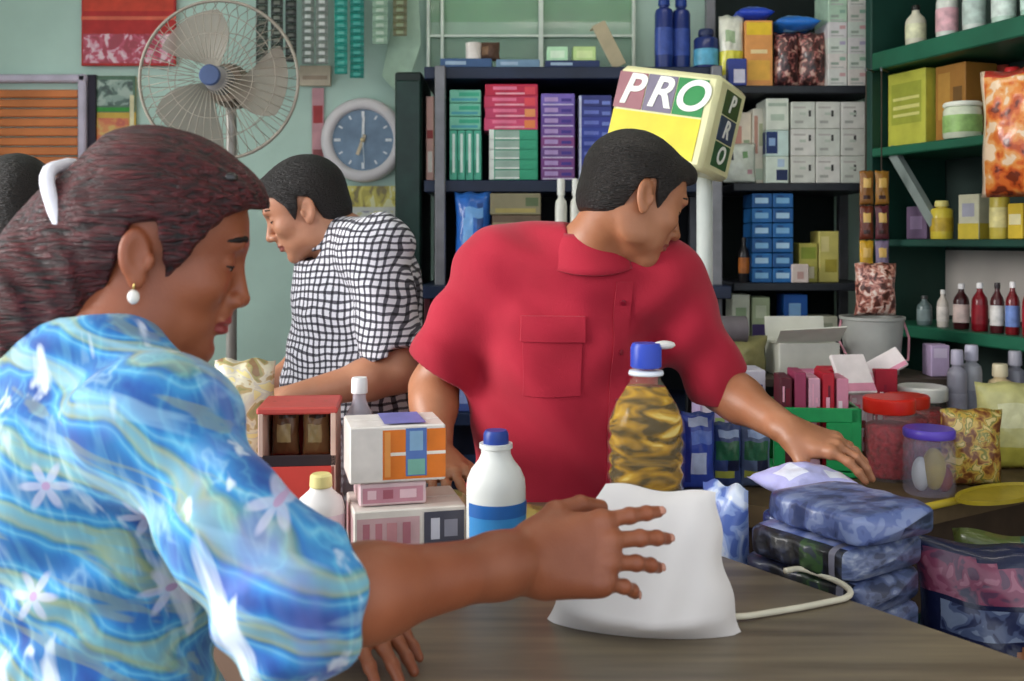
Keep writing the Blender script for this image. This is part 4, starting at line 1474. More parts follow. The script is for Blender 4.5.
cap_ = MB().lathe([(.0195, hb - .034), (.0215, hb - .032), (.0215, hb - .006), (.019, hb)], 26).build('cap', [mat('2b45b0', .35, var=.06)], t, 'angle')
MB().lathe([(.0235, hb - .044), (.0245, hb - .042), (.0235, hb - .038)], 26).build('neck_ring', [mat('d8dce4', .3)], t, True)
mb = MB()
mb.ell((.026, -.002, hb - .003), (.016, .010, .006))
mb.build('seal_tab', [mat('d8d4d0', .4)], cap_, True)

# white bottle with blue cap
x, y = wx(496, 1.50), 1.50
t = thing('bottle', 'white plastic bottle with a dark blue cap and blue label', 'bottle', (x, y, CT))
hb = wz(430, 1.5) - CT
r_ = .0445
MB().lathe([(r_ * .9, 0), (r_, .006), (r_, hb * .56), (r_ * .97, hb * .63), (r_ * .84, hb * .70), (r_ * .60, hb * .77), (r_ * .50, hb * .82), (r_ * .50, hb * .86), (r_ * .56, hb * .865), (r_ * .56, hb * .90)], 36).build('body', [mat('e2e4e0', .35, var=.03)], t, 'angle')
MB().lathe([(r_ * .42, hb * .89), (r_ * .43, hb * .90), (r_ * .42, hb * .975), (r_ * .36, hb)], 26).build('cap', [mat('25408f', .4, var=.06)], t, 'angle')
mb = MB()
for i in range(24):
    a0, a1 = R(-150 + 150 * i / 24), R(-150 + 150 * (i + 1) / 24)
    q = lambda a, z, rr=r_ + .0009: (rr * math.cos(a), rr * math.sin(a), z)
    mb.add([q(a0, hb * .13), q(a1, hb * .13), q(a1, hb * .47), q(a0, hb * .47)], [(0, 1, 2, 3)], 0)
    mb.add([q(a0, hb * .37, r_ + .0014), q(a1, hb * .37, r_ + .0014), q(a1, hb * .47, r_ + .0014), q(a0, hb * .47, r_ + .0014)], [(0, 1, 2, 3)], 1)
    if i % 3 != 2 and 4 < i < 20:
        mb.add([q(a0, hb * .16, r_ + .0015), q(a1, hb * .16, r_ + .0015), q(a1, hb * .22, r_ + .0015), q(a0, hb * .22, r_ + .0015)], [(0, 1, 2, 3)], 2)
mb.build('label', [mat('3f92d4', .4, var=.10), mat('2a68b4', .4), mat('dce8f4', .4)], t, True)

# stacked packs left of it
rz = R(-24)
def pk(name, label, cx_, cy_, z_, w_, d_, h_, base, prints, ang=rz, left=None):
    o_ = carton(name, label, 'pack', 0, 0, 0, 0, z_, 0, base, prints, None, ang, (cx_, cy_), (w_, d_, h_), rough=.3)
    return o_


x, y = wx(402, 1.56), 1.60
H1 = wz(504, 1.56) - CT
pk('soap_pack', 'low wide white pack with pinkish print at the bottom of the stack', x, y, CT, .175, .13, H1, 'dcd4cc',
   pr((.03, .58, .1, .82, 'c9a4a8'), (.08, .14, .2, .7, 'b0707c'), (.19, .25, .2, .7, 'b87882'), (.29, .38, .25, .7, 'c48a90'), (.43, .50, .2, .7, 'b0707c'), (.62, .98, .08, .9, '4a4a58'), (.68, .76, .25, .75, 'c8c8d4'), (.80, .92, .3, .7, '8a8a9a')), R(14))
x2, y2 = wx(386, 1.56), 1.60
H2 = wz(481, 1.56) - wz(504, 1.56)
pk('soap_pack', 'small pink pack sandwiched under the orange pack', x2, y2, CT + H1, .105, .10, H2, 'd8bcc0',
   pr((.05, .95, .12, .82, 'c48a98'), (.12, .25, .3, .7, 'e4c0c8'), (.35, .5, .3, .7, 'a8606e'), (.6, .85, .3, .7, 'e4c0c8')), R(14))
H3 = wz(424, 1.56) - wz(481, 1.56)
t = pk('tissue_pack', 'orange and white pack with blue middle topping the stack', wx(390, 1.56), 1.605, CT + H1 + H2, .150, .115, H3, 'e4dcd6',
       pr((.34, 1, .05, .93, 'e07a2c'), (.36, 1, .47, .53, 'f0e4d8'), (.58, .80, .1, .95, '5a78b8'), (.62, .76, .55, .9, '8ab0d0'), (.60, .78, .12, .4, '7ab0a0'), (.36, .42, .1, .9, 'e89a50')), R(14))
mb = MB()
mb.add([(-.02, -.05, H3 + .0008), (.045, -.05, H3 + .0008), (.045, .05, H3 + .0008), (-.02, .05, H3 + .0008)], [(0, 1, 2, 3)])
mb.build('top_print', [mat('7a78c0', .4, var=.2)], t)
bottle('clear water bottle with a white cap behind the orange pack', wx(359, 1.74), 1.745, CT, .0325, wz(378, 1.74) - CT, 'c9c4d0', 'eceaea', None, kind='round', alpha=.45)
x, y = wx(321, 1.57), 1.57
t = thing('bottle', 'white bottle with a pale yellow cap left of the low white pack', 'bottle', (x, y, CT), R(10))
MB().lathe([(.030, 0), (.036, .006), (.037, .06), (.033, .075), (.018, .088), (.0165, .094)], 28, sx=1.0, sy=.8).build('body', [mat('e8e4e2', .35, var=.03)], t, 'angle')
MB().lathe([(.0165, .092), (.018, .094), (.017, .110), (.014, .113)], 20).build('cap', [mat('d8cc8a', .4)], t, 'angle')
MB().lathe([(.0376, .018), (.0376, .052)], 28, sx=1.0, sy=.8, closed=False).build('label', [mat('e0d0d8', .4, var=.12, scale=50)], t, True)
for i, (px, py, c, lab) in enumerate(((527, 545, 'b8b060', 'small yellow-green packet behind the white bottle'), (441, 526, 'b4ac80', 'small beige packet behind the stacked packs'))):
    x, y = ct(px, py)
    pouch('packet', lab, 'packet', x, y + .07, CT + .022, .085, .10, .040, [c, 'd8d4c4', '7a8a4a'], patches(3, [(.1, .5, .2, .7, 1), (.6, .9, .4, .8, 2)]), lie=True, seed=60 + i)

# red display box with snacks
x, y = wx(296, 1.66), 1.70
t = thing('display_box', 'red cardboard display box holding brown snacks left of the packs', 'box', (x, y, CT), R(6))
w_, d_, h_ = .125, .13, wz(405, 1.66) - CT
rd = mat('c04038', .5, var=.08)
MB().box((0, 0, .055), (w_, d_, .11), bev=.002).build('base', [rd], t)
MB().box((0, d_ / 2 - .003, h_ / 2), (w_, .006, h_), bev=.001).build('back_panel', [rd], t)
MB().box((0, 0, h_ - .006), (w_ + .006, d_, .012), bev=.003).build('top', [mat('b84a44', .5)], t)
for sx in (-1, 1):
    MB().box((sx * (w_ / 2 - .004), 0, h_ / 2), (.008, d_, h_ - .02), bev=.001).build('side_panel', [mat('c8a89a', .5)], t)
MB().box((0, -d_ / 2 + .003, .118), (w_, .006, .018), bev=.001).build('front_lip', [mat('2c2226', .4)], t)
for i, (c, sx) in enumerate((('6a4a30', -.026), ('8a6a44', .026))):
    pouch('snack_bag', ['dark brown snack bag in the red display box, left', 'tan brown snack bag in the red display box, right'][i], 'bag', x + sx, y + .0, CT + .112, .047, .092, .038,
          [c, 'b09a6a', '3a2a20'], patches(3, [(.2, .7, .3, .6, 1), (.3, .9, .7, .85, 2)]), seed=64 + i, rz=R(6))
# yellow crisp bag near the checked man's hands
pouch('crisp_bag', 'beige and yellow bag in front of the checked man\'s hands', 'bag', wx(236, 1.74), 1.80, CT, .110, wz(364, 1.74) - CT, .075, [blotch(['8a6a4a', '9a9460', 'b8a070', 'd8d0b4', 'c8c0b0', 'e0d090'], 26)], lambda u, v: 0, seed=66)

# white cord on the counter
pts = [(785, 574), (800, 572), (818, 577), (838, 585), (850, 594), (846, 601), (825, 606), (800, 611), (770, 616), (742, 620), (716, 619)]
mb = MB()
P3 = []
for px, py in pts:
    x, y = ct(px, py)
    P3.append(Vector((x, y, CT + .0045)))
sm = []
for i in range(len(P3) - 1):
    for k_ in range(5):
        u = k_ / 5
        p0, p1, p2, p3 = P3[max(i - 1, 0)], P3[i], P3[i + 1], P3[min(i + 2, len(P3) - 1)]
        sm.append(.5 * ((2 * p1) + (p2 - p0) * u + (2 * p0 - 5 * p1 + 4 * p2 - p3) * u * u + (3 * p1 - p0 - 3 * p2 + p3) * u ** 3))
sm.append(P3[-1])
o = mb.tube(sm, .0042, 8).build('cord', [mat('cfc8b4', .5)], None, True)
tag(o, 'white cord looped on the counter beside the white bag', 'cord')

# ================================================= heap of blue packs behind the counter
BA = math.atan2(-cd.y, -cd.x)          # along the edge, toward the front right


def heap(label, t_, w_, z_, sx, sy, sz, cols, rects, rot=0.0, seed=1, name='diaper_pack'):
    p = cp(t_, w_)
    th = thing(name, label, 'pack', (p.x, p.y, z_), BA + rot)
    nseg = 20

    def sur(u, v):
        # wrapped soft brick: u around, v along its length
        a = 2 * math.pi * u
        e = .32
        c_, s_ = math.cos(a), math.sin(a)
        x_ = abs(c_) ** e * (1 if c_ >= 0 else -1) * sy / 2
        zz = abs(s_) ** e * (1 if s_ >= 0 else -1) * sz / 2
        f = (1 - abs(2 * v - 1) ** 8) ** .30 if 0 < v < 1 else 0
        f = .02 + .98 * f
        wv = 1 + .018 * math.sin(11 * v * 2 + 3 * a + seed) + .012 * math.sin(25 * v + 5 * a + seed)
        return ((v - .5) * sx, -x_ * f * wv, sz / 2 + zz * f * wv)
    mb_ = MB()
    mb_.grid(lambda u, v: sur(u, v), 40, nseg, 0, mfn=lambda u, v: patches(0, rects)(u, v))
    mb_.build('wrapper', [mat(c, .3, coat=.3, var=.2, scale=22, bump=.35, bscale=30) if isinstance(c, str) else c for c in cols], th, True)
    return th


hh = .0500
front = [blotch(['07080e', '090b14', '0d1120', '151a2c', '2a3044'], 55, dist=.3, rough=.5), blotch(['080a12', '0b0e1a', '121830', '1c2340'], 40, dist=.3, rough=.5), blotch(['0c0f14', '131c1c', '1c3020', '32502a', '2a3440'], 24, dist=.2, rough=.5)]
ends = [blotch(['2e3858', '4a5678', '566288', '6c7898', '8890a8'], 30, (1, 1, 2.4), dist=.2), blotch(['262f4c', '404b6c', '525e84', '747e9c'], 26, (1, 1, 2.4), dist=.2)]
films = [blotch(['48568c', '5c6ca8', '6e7eb8', '8c98c8', 'a4aed4'], 20, (1.6, 1, 1), dist=.3), blotch(['36426c', '4c5a8c', '6070a4', '7c8ab4'], 22, (1.6, 1, 1), dist=.3)]
names = ['bottom navy pack of the dark heap behind the counter', 'second pack from the bottom of the dark heap', 'third pack from the bottom of the dark heap', 'fourth pack from the bottom of the dark heap',
         'dark pack three below the lavender film top', 'dark pack two below the lavender film top', 'dark pack right under the lavender pack', 'lavender blue pack lying on top of the dark heap']
for i in range(8):
    top = i == 7
    a_ = .06 + .03 * math.sin(i * 2.3)
    heap(names[i], -.036 + .006 * math.sin(i * 1.7) - (.015 if top else 0), .145 + (.012 if top else 0), BENCH + hh * i, .212 + .012 * math.sin(i * 2.9) - (.02 if top else 0), .18 + .01 * math.cos(i * 3.1), (hh - .001) if not top else .046,
         [front[i % 2], front[2], mat('7c7a88', .5, var=.2), ends[i % 2], films[i % 2]],
         ([(.0, 1, .0, 1, 4), (.45, .75, 0, 1, 3)] if top else [(.0, 1, .46 + a_, .76, 1), (.14, .36, 0, .9, 4), (.0, 1, .78, .87, 2), (.0, 1, .90, 1, 3)]), rot=R((-3, 2, -2, 3, -4, 2, -1, -6)[i]), seed=i * 2.1)
# second pile further back, and packs at the right
for i in range(4):
    heap(['blue pack at the foot of the rear pile', 'grey-blue pack second in the rear pile', 'blue printed pack third in the rear pile', 'blue and lilac pack on the rear pile beside the hand'][i],
         .110, .315, BENCH + .078 * i, .18, .15, .077, [films[1], '7f94d0', films[0], '22305c'], [(.1, .9, .3, .4, 1), (.3, .7, .6, .8, 2), (.0, .2, .1, .2, 3), (.4, .6, .05, .2, 1)], rot=R((4, -5, 3, -4)[i]), seed=i + 7.3)
def diaper_print(u, v):
    if ((u - .5) / .09) ** 2 + ((v - .34) / .20) ** 2 < 1 or ((u - .5) / .065) ** 2 + ((v - .50) / .06) ** 2 < 1:
        return 3
    for s_ in (-1, 1):
        a = (u - .5) * s_
        if .08 < a < .34 and .36 + a * .35 < v < .46 + a * .42 - (a > .25) * .03:
            return 4
        if ((a - .28) / .13) ** 2 + ((v - .26) / .14) ** 2 < 1:
            return 5
    if .76 < v < .93 + .03 * math.sin(9 * u):
        return 1
    if .60 < v < .72 and .08 < u < .92:
        return 2
    return 0


pouch('diaper_pack', 'big navy pack with a pink band and brown figure at the photo edge', 'pack', .765, 1.50, BENCH, .30, .315, .13, ['161c3c', blotch(['2a2444', '54304c', '7c3854', '94586e'], 26), blotch(['242c50', '4a5678', '76829c'], 30), '8a5a3c', '7f93b4', '34507c'],
      diaper_print, rz=R(-18), tilt=R(-4), seed=70, res=44)
pouch('diaper_pack', 'green and yellow topped pack behind the big navy pack', 'pack', .88, 1.70, BENCH, .24, .275, .09, ['1f3534', '4a5428', '22443c', '2a3650'], patches(4, [(.0, .45, .85, 1, 1), (.45, 1, .8, 1, 2), (.1, .9, .4, .7, 3)]), rz=R(-25), seed=71)
p_ = cp(.135, .095)
pouch('detergent_bag', 'tall pale blue bag standing left of the dark heap by the white bag', 'bag', p_.x, p_.y, BENCH, .085, .385, .07, [blotch(['5a74c0', '8ca4dc', 'b4c4ec', 'd4def4', 'e0e8f8'], 22), '3a4ea0'], patches(2, [(.2, .8, .3, .5, 1)]), rz=BA + R(10), seed=75)
# lilac pack in the reaching hand
pouch('tissue_pack', 'crinkled lilac and white pack under the reaching man\'s hand', 'pack', wx(806, 1.72), 1.730, 1.062, .150, .13, .06, ['b3b4e6', 'dfe2f8', '6a70cc', 'c8b4e0'],
      patches(4, [(.1, .4, .2, .6, 1), (.5, .8, .5, .9, 2), (.6, .9, .1, .3, 1), (.2, .5, .7, .9, 3)]), lie=True, rz=R(20), seed=72)
# ------------------------------------------------------------ people
def V(*a):
    return Vector(a)


def frame(pos, yaw, pitch=0.0, roll=0.0, sc=1.0):
    return (Matrix.Translation(pos) @ Matrix.Rotation(R(yaw), 4, 'Z') @ Matrix.Rotation(R(pitch), 4, 'Y')
            @ Matrix.Rotation(R(roll), 4, 'X') @ Matrix.Scale(sc, 4))


def head_prims(s, M, fem=False):
    keep = s.M
    s.M = M
    e = s.ell
    e((-.014, 0, .042), (.096, .075, .084), .01)
    e((.036, 0, .042), (.052, .060, .056), .03)
    e((.042, 0, -.018), (.044, .055, .062), .03)
    e((.036, 0, -.062), (.044, .047 if fem else .053, .036), .03)
    e((.068, 0, -.090), (.018, .022, .016), .022)
    for y in (-1, 1):
        e((.058, y * .042, -.014), (.024, .020, .020), .02)
        e((.0, y * .050, -.050), (.026, .012, .034), .03)
    s.cone((.083, -.030, .036), (.083, .030, .036), .0085 if fem else .0115, .0085 if fem else .0115, .014)
    for y in (-1, 1):
        e((.098, y * .032, .016), (.017, .017, .011), .014, '-')
        e((.0735, y * .032, .014), (.0125, .0145, .0125), .004)
        e((.0885, y * .032, .009), (.006, .011, .0022), .002, '-')
    nt = .102 if fem else .106
    s.cone((.085, 0, .022), (nt, 0, -.022), .0060, .0085 if fem else .010, .010)
    e((nt - .003, 0, -.023), (.0105, .0105, .0090), .006)
    for y in (-1, 1):
        e((.094, y * .0125, -.0265), (.011, .0075, .0075), .006)
        e((.101, y * .0065, -.0345), (.0045, .0032, .004), .002, '-')
    e((.084, 0, -.042), (.012, .018, .012), .012)
    e((.0865, 0, -.0505), (.0115, .0225, .0062), .004)
    e((.0855, 0, -.0610), (.0115, .0195, .0070), .004)
    s.cone((.0985, -.017, -.0556), (.0985, .017, -.0556), .0020, .0020, .002, '-')
    e((.094, 0, -.0735), (.009, .014, .005), .008, '-')
    for y in (-1, 1):
        E = Matrix.Rotation(R(-14), 3, 'Y') @ Matrix.Rotation(R(-18 * y), 3, 'Z')
        q = .88 if fem else 1
        e((-.012, y * .078, .002), (.0185 * q, .0075, .0315 * q), .006, '+', E)
        e((-.008, y * .0865, .004), (.0105 * q, .0065, .020 * q), .004, '-', E)
        e((-.004, y * .0765, -.023), (.0085, .006, .010), .006)
        e((.004, y * .0785, -.002), (.005, .006, .009), .005)
    s.M = keep


def torso_prims(s, N, SL, SR, P, F, wc, ww, wh, fs, inf=0.0, sh=.058):
    mid = (SL + SR) / 2
    chest = mid + (P - mid) * .20
    waist = mid + (P - mid) * .66
    s.cone(chest, waist, wc + inf, ww + inf, .05, flat=F, fs=fs)
    s.cone(waist, P, ww + inf, wh + inf, .05, flat=F, fs=fs * 1.05)
    a, b = SL.lerp(SR, .06), SR.lerp(SL, .06)
    s.cone(a, b, sh + inf, sh + inf, .05)
    s.cone(N - V(0, 0, .03), SL.lerp(N, .22), .052 + inf, sh * .86 + inf, .045)
    s.cone(N - V(0, 0, .03), SR.lerp(N, .22), .052 + inf, sh * .86 + inf, .045)


def leg_prims(s, hip, knee, ank, toe, k=1.0):
    s.chain([hip, knee.lerp(hip, .12), knee, ank.lerp(knee, .65), ank], [.088 * k, .060 * k, .055 * k, .052 * k, .038 * k], .03)
    s.chain([ank - V(0, 0, .045), toe], [.038 * k, .030 * k], .03)


def hand_M(wrist, f, n):
    f = f.normalized()
    n = (n - f * n.dot(f)).normalized()
    t = n.cross(f)
    m = Matrix((f, t, n)).transposed().to_4x4()
    return Matrix.Translation(wrist) @ m


def hand_prims(s, M, side=1, curl=(18, 22, 24, 28), spread=(5, 1, -3, -8), thumb=None, sc=1.0, fr=1.0):
    """x to the fingertips, y to the thumb (right hand), z to the back of the hand; returns fingertip frames"""
    keep = s.M
    s.M = M @ Matrix.Scale(sc, 4) @ Matrix.Diagonal((1, side, 1, 1)) if side > 0 else M @ Matrix.Scale(sc, 4)
    q = side
    roots = [V(.088, .031, .002), V(.092, .010, .005), V(.087, -.011, .003), V(.079, -.030, -.002)]
    lens = [.075, .082, .076, .060]
    rad = [.0088, .0090, .0085, .0076]
    s.cone((-.012, 0, 0), (.016, 0, 0), .026, .025, .012, flat=(0, 0, 1), fs=.78)
    for r in roots:
        s.cone((.012, r.y * .5 * q, -.002), (r.x, r.y * q, r.z - .003), .0165, .0122, .016)
    s.cone((.022, .020 * q, -.010), (.060, .030 * q, -.008), .016, .011, .016)
    s.cone((.022, -.022 * q, -.009), (.066, -.028 * q, -.008), .015, .010, .016)
    tips = []
    for i in range(4):
        a = 0.0
        sp = R(spread[i])
        p = roots[i].copy()
        s.ell((p.x, p.y * q, p.z + .001), (.0115, .0105, .0105), .008)
        seg = [lens[i] * f for f in (.44, .31, .25)]
        r0 = rad[i] * fr
        cs = (curl[i] * .8, curl[i] * 1.25, curl[i] * .8)
        for j in range(3):
            a += R(cs[j])
            d = V(math.cos(a) * math.cos(sp), math.sin(sp), -math.sin(a))
            p2 = p + d * seg[j]
            ra, rb = r0 * (1 - .09 * j), r0 * (1 - .09 * (j + 1))
            s.cone((p.x, p.y * q, p.z), (p2.x, p2.y * q, p2.z), ra, rb, .0035)
            if j < 2:
                s.ell((p2.x, p2.y * q, p2.z), (rb * 1.07,) * 3, .003)
            p = p2
        tips.append((s.M @ V(p.x, p.y * q, p.z), s.M.to_3x3() @ V(d.x, d.y * q, d.z)))
    th = thumb or [V(.018, .022, -.008), V(.046, .047, -.014), V(.074, .060, -.018), V(.098, .062, -.024)]
    s.cone((th[0].x, th[0].y * q, th[0].z), (th[1].x, th[1].y * q, th[1].z), .0175, .0125, .014)
    s.cone((th[1].x, th[1].y * q, th[1].z), (th[2].x, th[2].y * q, th[2].z), .0115, .0102, .004)
    s.cone((th[2].x, th[2].y * q, th[2].z), (th[3].x, th[3].y * q, th[3].z), .0102, .0085, .004)
    s.M = keep
    return tips


def skin_mat(name, c0, c1, rough=.45):
    q = NT(name)
    tc = q.n('ShaderNodeTexCoord')
    nz = q.n('ShaderNodeTexNoise')
    nz.inputs['Scale'].default_value = 14
    nz.inputs['Detail'].default_value = 5
    q.l(tc.outputs['Object'], nz.inputs['Vector'])
    q.l(q.ramp(nz.outputs['Fac'], [(.3, c0), (.7, c1)]), q.b.inputs['Base Color'])
    q.b.inputs['Roughness'].default_value = rough
    q.b.inputs['Subsurface Weight'].default_value = .12
    q.b.inputs['Subsurface Radius'].default_value = (.01, .004, .002)
    q.b.inputs['Subsurface Scale'].default_value = 1.0
    n2 = q.n('ShaderNodeTexNoise')
    n2.inputs['Scale'].default_value = 380
    q.l(tc.outputs['Object'], n2.inputs['Vector'])
    bp = q.n('ShaderNodeBump')
    bp.inputs['Strength'].default_value = .12
    bp.inputs['Distance'].default_value = .003
    q.l(n2.outputs['Fac'], bp.inputs['Height'])
    q.l(bp.outputs['Normal'], q.b.inputs['Normal'])
    return q.m


def hair_mat(name, c0, c1, axis=(1, 12, 12), rough=.38, sc=26, rot=(0, 0, 0)):
    q = NT(name)
    tc = q.n('ShaderNodeTexCoord')
    mp = q.n('ShaderNodeMapping')
    mp.inputs['Scale'].default_value = axis
    mp.inputs['Rotation'].default_value = rot
    q.l(tc.outputs['Object'], mp.inputs['Vector'])
    nz = q.n('ShaderNodeTexNoise')
    nz.inputs['Scale'].default_value = sc
    nz.inputs['Detail'].default_value = 5
    nz.inputs['Distortion'].default_value = .6
    q.l(mp.outputs['Vector'], nz.inputs['Vector'])
    q.l(q.ramp(nz.outputs['Fac'], [(.35, c0), (.68, c1)]), q.b.inputs['Base Color'])
    q.b.inputs['Roughness'].default_value = rough
    q.b.inputs['Specular IOR Level'].default_value = .45
    bp = q.n('ShaderNodeBump')
    bp.inputs['Strength'].default_value = .9
    bp.inputs['Distance'].default_value = .008
    q.l(nz.outputs['Fac'], bp.inputs['Height'])
    q.l(bp.outputs['Normal'], q.b.inputs['Normal'])
    return q.m


def lips_fn(M, strong=True):
    A = np.array(M.inverted())

    def f(c):
        p = c @ A[:3, :3].T + A[:3, 3]
        x, y, z = p[:, 0], p[:, 1], p[:, 2]
        u = ((y / .0235) ** 2 + ((z + .0555) / .0125) ** 2 < 1) & (x > .082)
        return u.astype(int)
    return f


def face_parts(root, M, skin_dark, brow):
    for y in (1, -1):
        mb = MB()
        mb.ell((.0735, y * .032, .0125), (.0118, .0118, .0118), 0, M, 16, 12)
        mb.ell((.0830, y * .032, .0100), (.0030, .0050, .0046), 1, M, 12, 8)
        mb.build('eye', [mat('d8d0c8', .2), mat('150c08', .15)], root, True)
        mb = MB()
        pts = [(.0805, y * (.032 + .0135 * t), .0098 - .002 * (1 - t * t) + .001) for t in (-1, -.5, 0, .5, 1)]
        pts = [(p[0] + .0062 * (1 - t * t) - .002, p[1], p[2] + .0022 * (1 - t * t)) for p, t in zip(pts, (-1, -.5, 0, .5, 1))]
        mb.tube(pts, [.0009, .0019, .0022, .0019, .0009], 6, 0, M)
        mb.build('eyelashes', [brow], root, True)
        mb = MB()
        pts = [(.0905 - .012 * (t + .15) ** 2 - (.006 * t * t), y * (.030 + .021 * t), .0385 + .005 * (1 - t * t) - .002 * t) for t in (-.9, -.5, 0, .5, 1)]
        mb.tube(pts, [.002, .0040, .0042, .0034, .0012], 8, 0, M)
        mb.build('eyebrow', [brow], root, True)


def zline(xs, zs):
    return lambda x: np.interp(x, xs, zs)


def short_hair(name, M, mats, root, front=.094, thick=.009, nape=-.055, quiff=0.0, res=.0028, xs=None, zs=None):
    s = Sculpt(M)
    s.ell((-.016, 0, .046), (.097 + thick, .076 + thick, .086 + thick), .01)
    s.ell((.034, 0, .046), (.052 + thick * .8, .060 + thick, .058 + thick), .03)
    s.ell((-.06, 0, -.02), (.052, .056, .05), .03)
    if quiff:
        s.ell((.070, 0, .092), (.034, .045, .020 + quiff), .02)
    f = zline(xs or [-.14, -.075, -.038, -.026, .000, .010, .028, .036, .055, .075, .092, .13],
              zs or [nape, nape, nape + .01, .030, .042, .015, -.012, .030, .062, front - .012, front - .004, front])
    s.clip(lambda x, y, z: f(x + 0 * z) - z + .10 * np.maximum(np.abs(y) - .05, 0) * (x > .05), (-.15, -.12, -.14), (.15, .12, .2), .004)
    s.wobble(lambda x, y, z: .0007 * np.sin(95 * y + 260 * x + 40 * np.sin(60 * z)) * np.sin(210 * y - 120 * z) , (-.15, -.12, -.1), (.15, .12, .2))
    lo, hi = _aabb(M, (-.135, -.105, -.09), (.12, .105, .165))
    return s.mesh(name, [(lo, hi, res)], mats, root)


# ---- cloth patterns
def streak(q, tc, rot, scale, ns, loc=(0, 0, 0), detail=3, dist=.25):
    """noise drawn out along one direction of the cloth"""
    m1 = q.n('ShaderNodeMapping')
    m1.inputs['Rotation'].default_value = tuple(R(a) for a in rot)
    m1.inputs['Location'].default_value = loc
    q.l(tc.outputs['Object'], m1.inputs['Vector'])
    m2 = q.n('ShaderNodeMapping')
    m2.inputs['Scale'].default_value = scale
    q.l(m1.outputs['Vector'], m2.inputs['Vector'])
    nz = q.n('ShaderNodeTexNoise')
    nz.inputs['Scale'].default_value = ns
    nz.inputs['Detail'].default_value = detail
    nz.inputs['Distortion'].default_value = dist
    q.l(m2.outputs['Vector'], nz.inputs['Vector'])
    return nz.outputs['Fac']


def floral_mat():
    q = NT('m_floral_cloth')
    tc = q.n('ShaderNodeTexCoord')
    f1 = streak(q, tc, (0, 16, 0), (9, 7, 1.5), 3.0, dist=.1)
    base = q.ramp(f1, [(.28, '0c347c'), (.38, '1a58a8'), (.44, '2c7cbc'), (.48, '5fb0d4'), (.52, '2a78b8'), (.58, '3a92c6'), (.62, '9ccfe2'), (.67, '2f80bc'), (.74, '154a94')])
    mw = q.n('ShaderNodeMapping')
    mw.inputs['Rotation'].default_value = (0, R(66), 0)
    q.l(tc.outputs['Object'], mw.inputs['Vector'])
    wv = q.n('ShaderNodeTexWave')
    wv.wave_type = 'BANDS'
    wv.bands_direction = 'X'
    wv.inputs['Scale'].default_value = 5.6
    wv.inputs['Distortion'].default_value = 8.0
    wv.inputs['Detail'].default_value = 3.0
    wv.inputs['Detail Scale'].default_value = .9
    wv.inputs['Detail Roughness'].default_value = .45
    q.l(mw.outputs['Vector'], wv.inputs['Vector'])
    bands = q.ramp(wv.outputs['Fac'], [(.0, '14418c'), (.22, '1f66b0'), (.42, '3c9ad0'), (.52, '7cc4de'), (.60, '48a4d0'), (.72, '2878b8'), (.82, '6c9468'), (.90, 'b0b868'), (1.0, '8cbcb0')])
    base = q.mix(.55, base, bands)
    f2 = streak(q, tc, (0, -22, 0), (1.3, 4, 13), 2.8, (3, 5, 1), dist=.1)
    g = q.ramp(f2, [(.53, '000000'), (.56, 'ffffff'), (.60, 'ffffff'), (.63, '000000')])
    c1 = q.mix(q.math('MULTIPLY', g, .35), base, 'a0a660')
    f3 = streak(q, tc, (0, -18, 0), (1.4, 4, 11), 2.6, (9, 2, 4), dist=.1)
    g3 = q.ramp(f3, [(.56, '000000'), (.62, 'ffffff')])
    c1 = q.mix(q.math('MULTIPLY', g3, .40), c1, 'a4d0e4')
    f4 = streak(q, tc, (0, 20, 0), (13, 9, 1.2), 2.4, (1, 8, 6), dist=.1)
    g4 = q.ramp(f4, [(.60, '000000'), (.67, 'ffffff')])
    c2 = q.mix(q.math('MULTIPLY', g4, .85), c1, 'dfe8f0')
    f5 = streak(q, tc, (0, 10, 0), (5, 5, 3), 2.0, (4, 1, 9))
    g5 = q.ramp(f5, [(.56, '000000'), (.66, 'ffffff')])
    c2 = q.mix(q.math('MULTIPLY', g5, .55), c2, '6f78c4')
    # small pale flowers scattered over the cloth
    sep = q.n('ShaderNodeSeparateXYZ')
    q.l(tc.outputs['Object'], sep.inputs['Vector'])
    cmb = q.n('ShaderNodeCombineXYZ')
    q.l(sep.outputs['X'], cmb.inputs['X'])
    q.l(sep.outputs['Z'], cmb.inputs['Y'])
    vo = q.n('ShaderNodeTexVoronoi')
    vo.voronoi_dimensions = '2D'
    vo.inputs['Scale'].default_value = 7.5
    vo.inputs['Randomness'].default_value = .8
    q.l(cmb.outputs['Vector'], vo.inputs['Vector'])
    sub = q.n('ShaderNodeVectorMath')
    sub.operation = 'SUBTRACT'
    q.l(cmb.outputs['Vector'], sub.inputs[0])
    q.l(vo.outputs['Position'], sub.inputs[1])
    sp = q.n('ShaderNodeSeparateXYZ')
    q.l(sub.outputs['Vector'], sp.inputs['Vector'])
    ang = q.math('ARCTAN2', sp.outputs['Y'], sp.outputs['X'])
    pet = q.math('MULTIPLY', q.math('COSINE', q.math('MULTIPLY', ang, 6.0)), .0085)
    rad = q.math('SQRT', q.math('ADD', q.math('MULTIPLY', sp.outputs['X'], sp.outputs['X']), q.math('MULTIPLY', sp.outputs['Y'], sp.outputs['Y'])))
    edge = q.math('SUBTRACT', q.math('ADD', pet, .0185), rad)
    inside = q.math('MULTIPLY', edge, 160.0, True)
    heart = q.math('LESS_THAN', rad, .004)
    c3 = q.mix(q.math('MULTIPLY', inside, .58), c2, 'd4d2e6')
    c4 = q.mix(heart, c3, 'b89ac0')
    q.l(c4, q.b.inputs['Base Color'])
    q.b.inputs['Roughness'].default_value = .75
    q.b.inputs['Sheen Weight'].default_value = .15
    return q.m


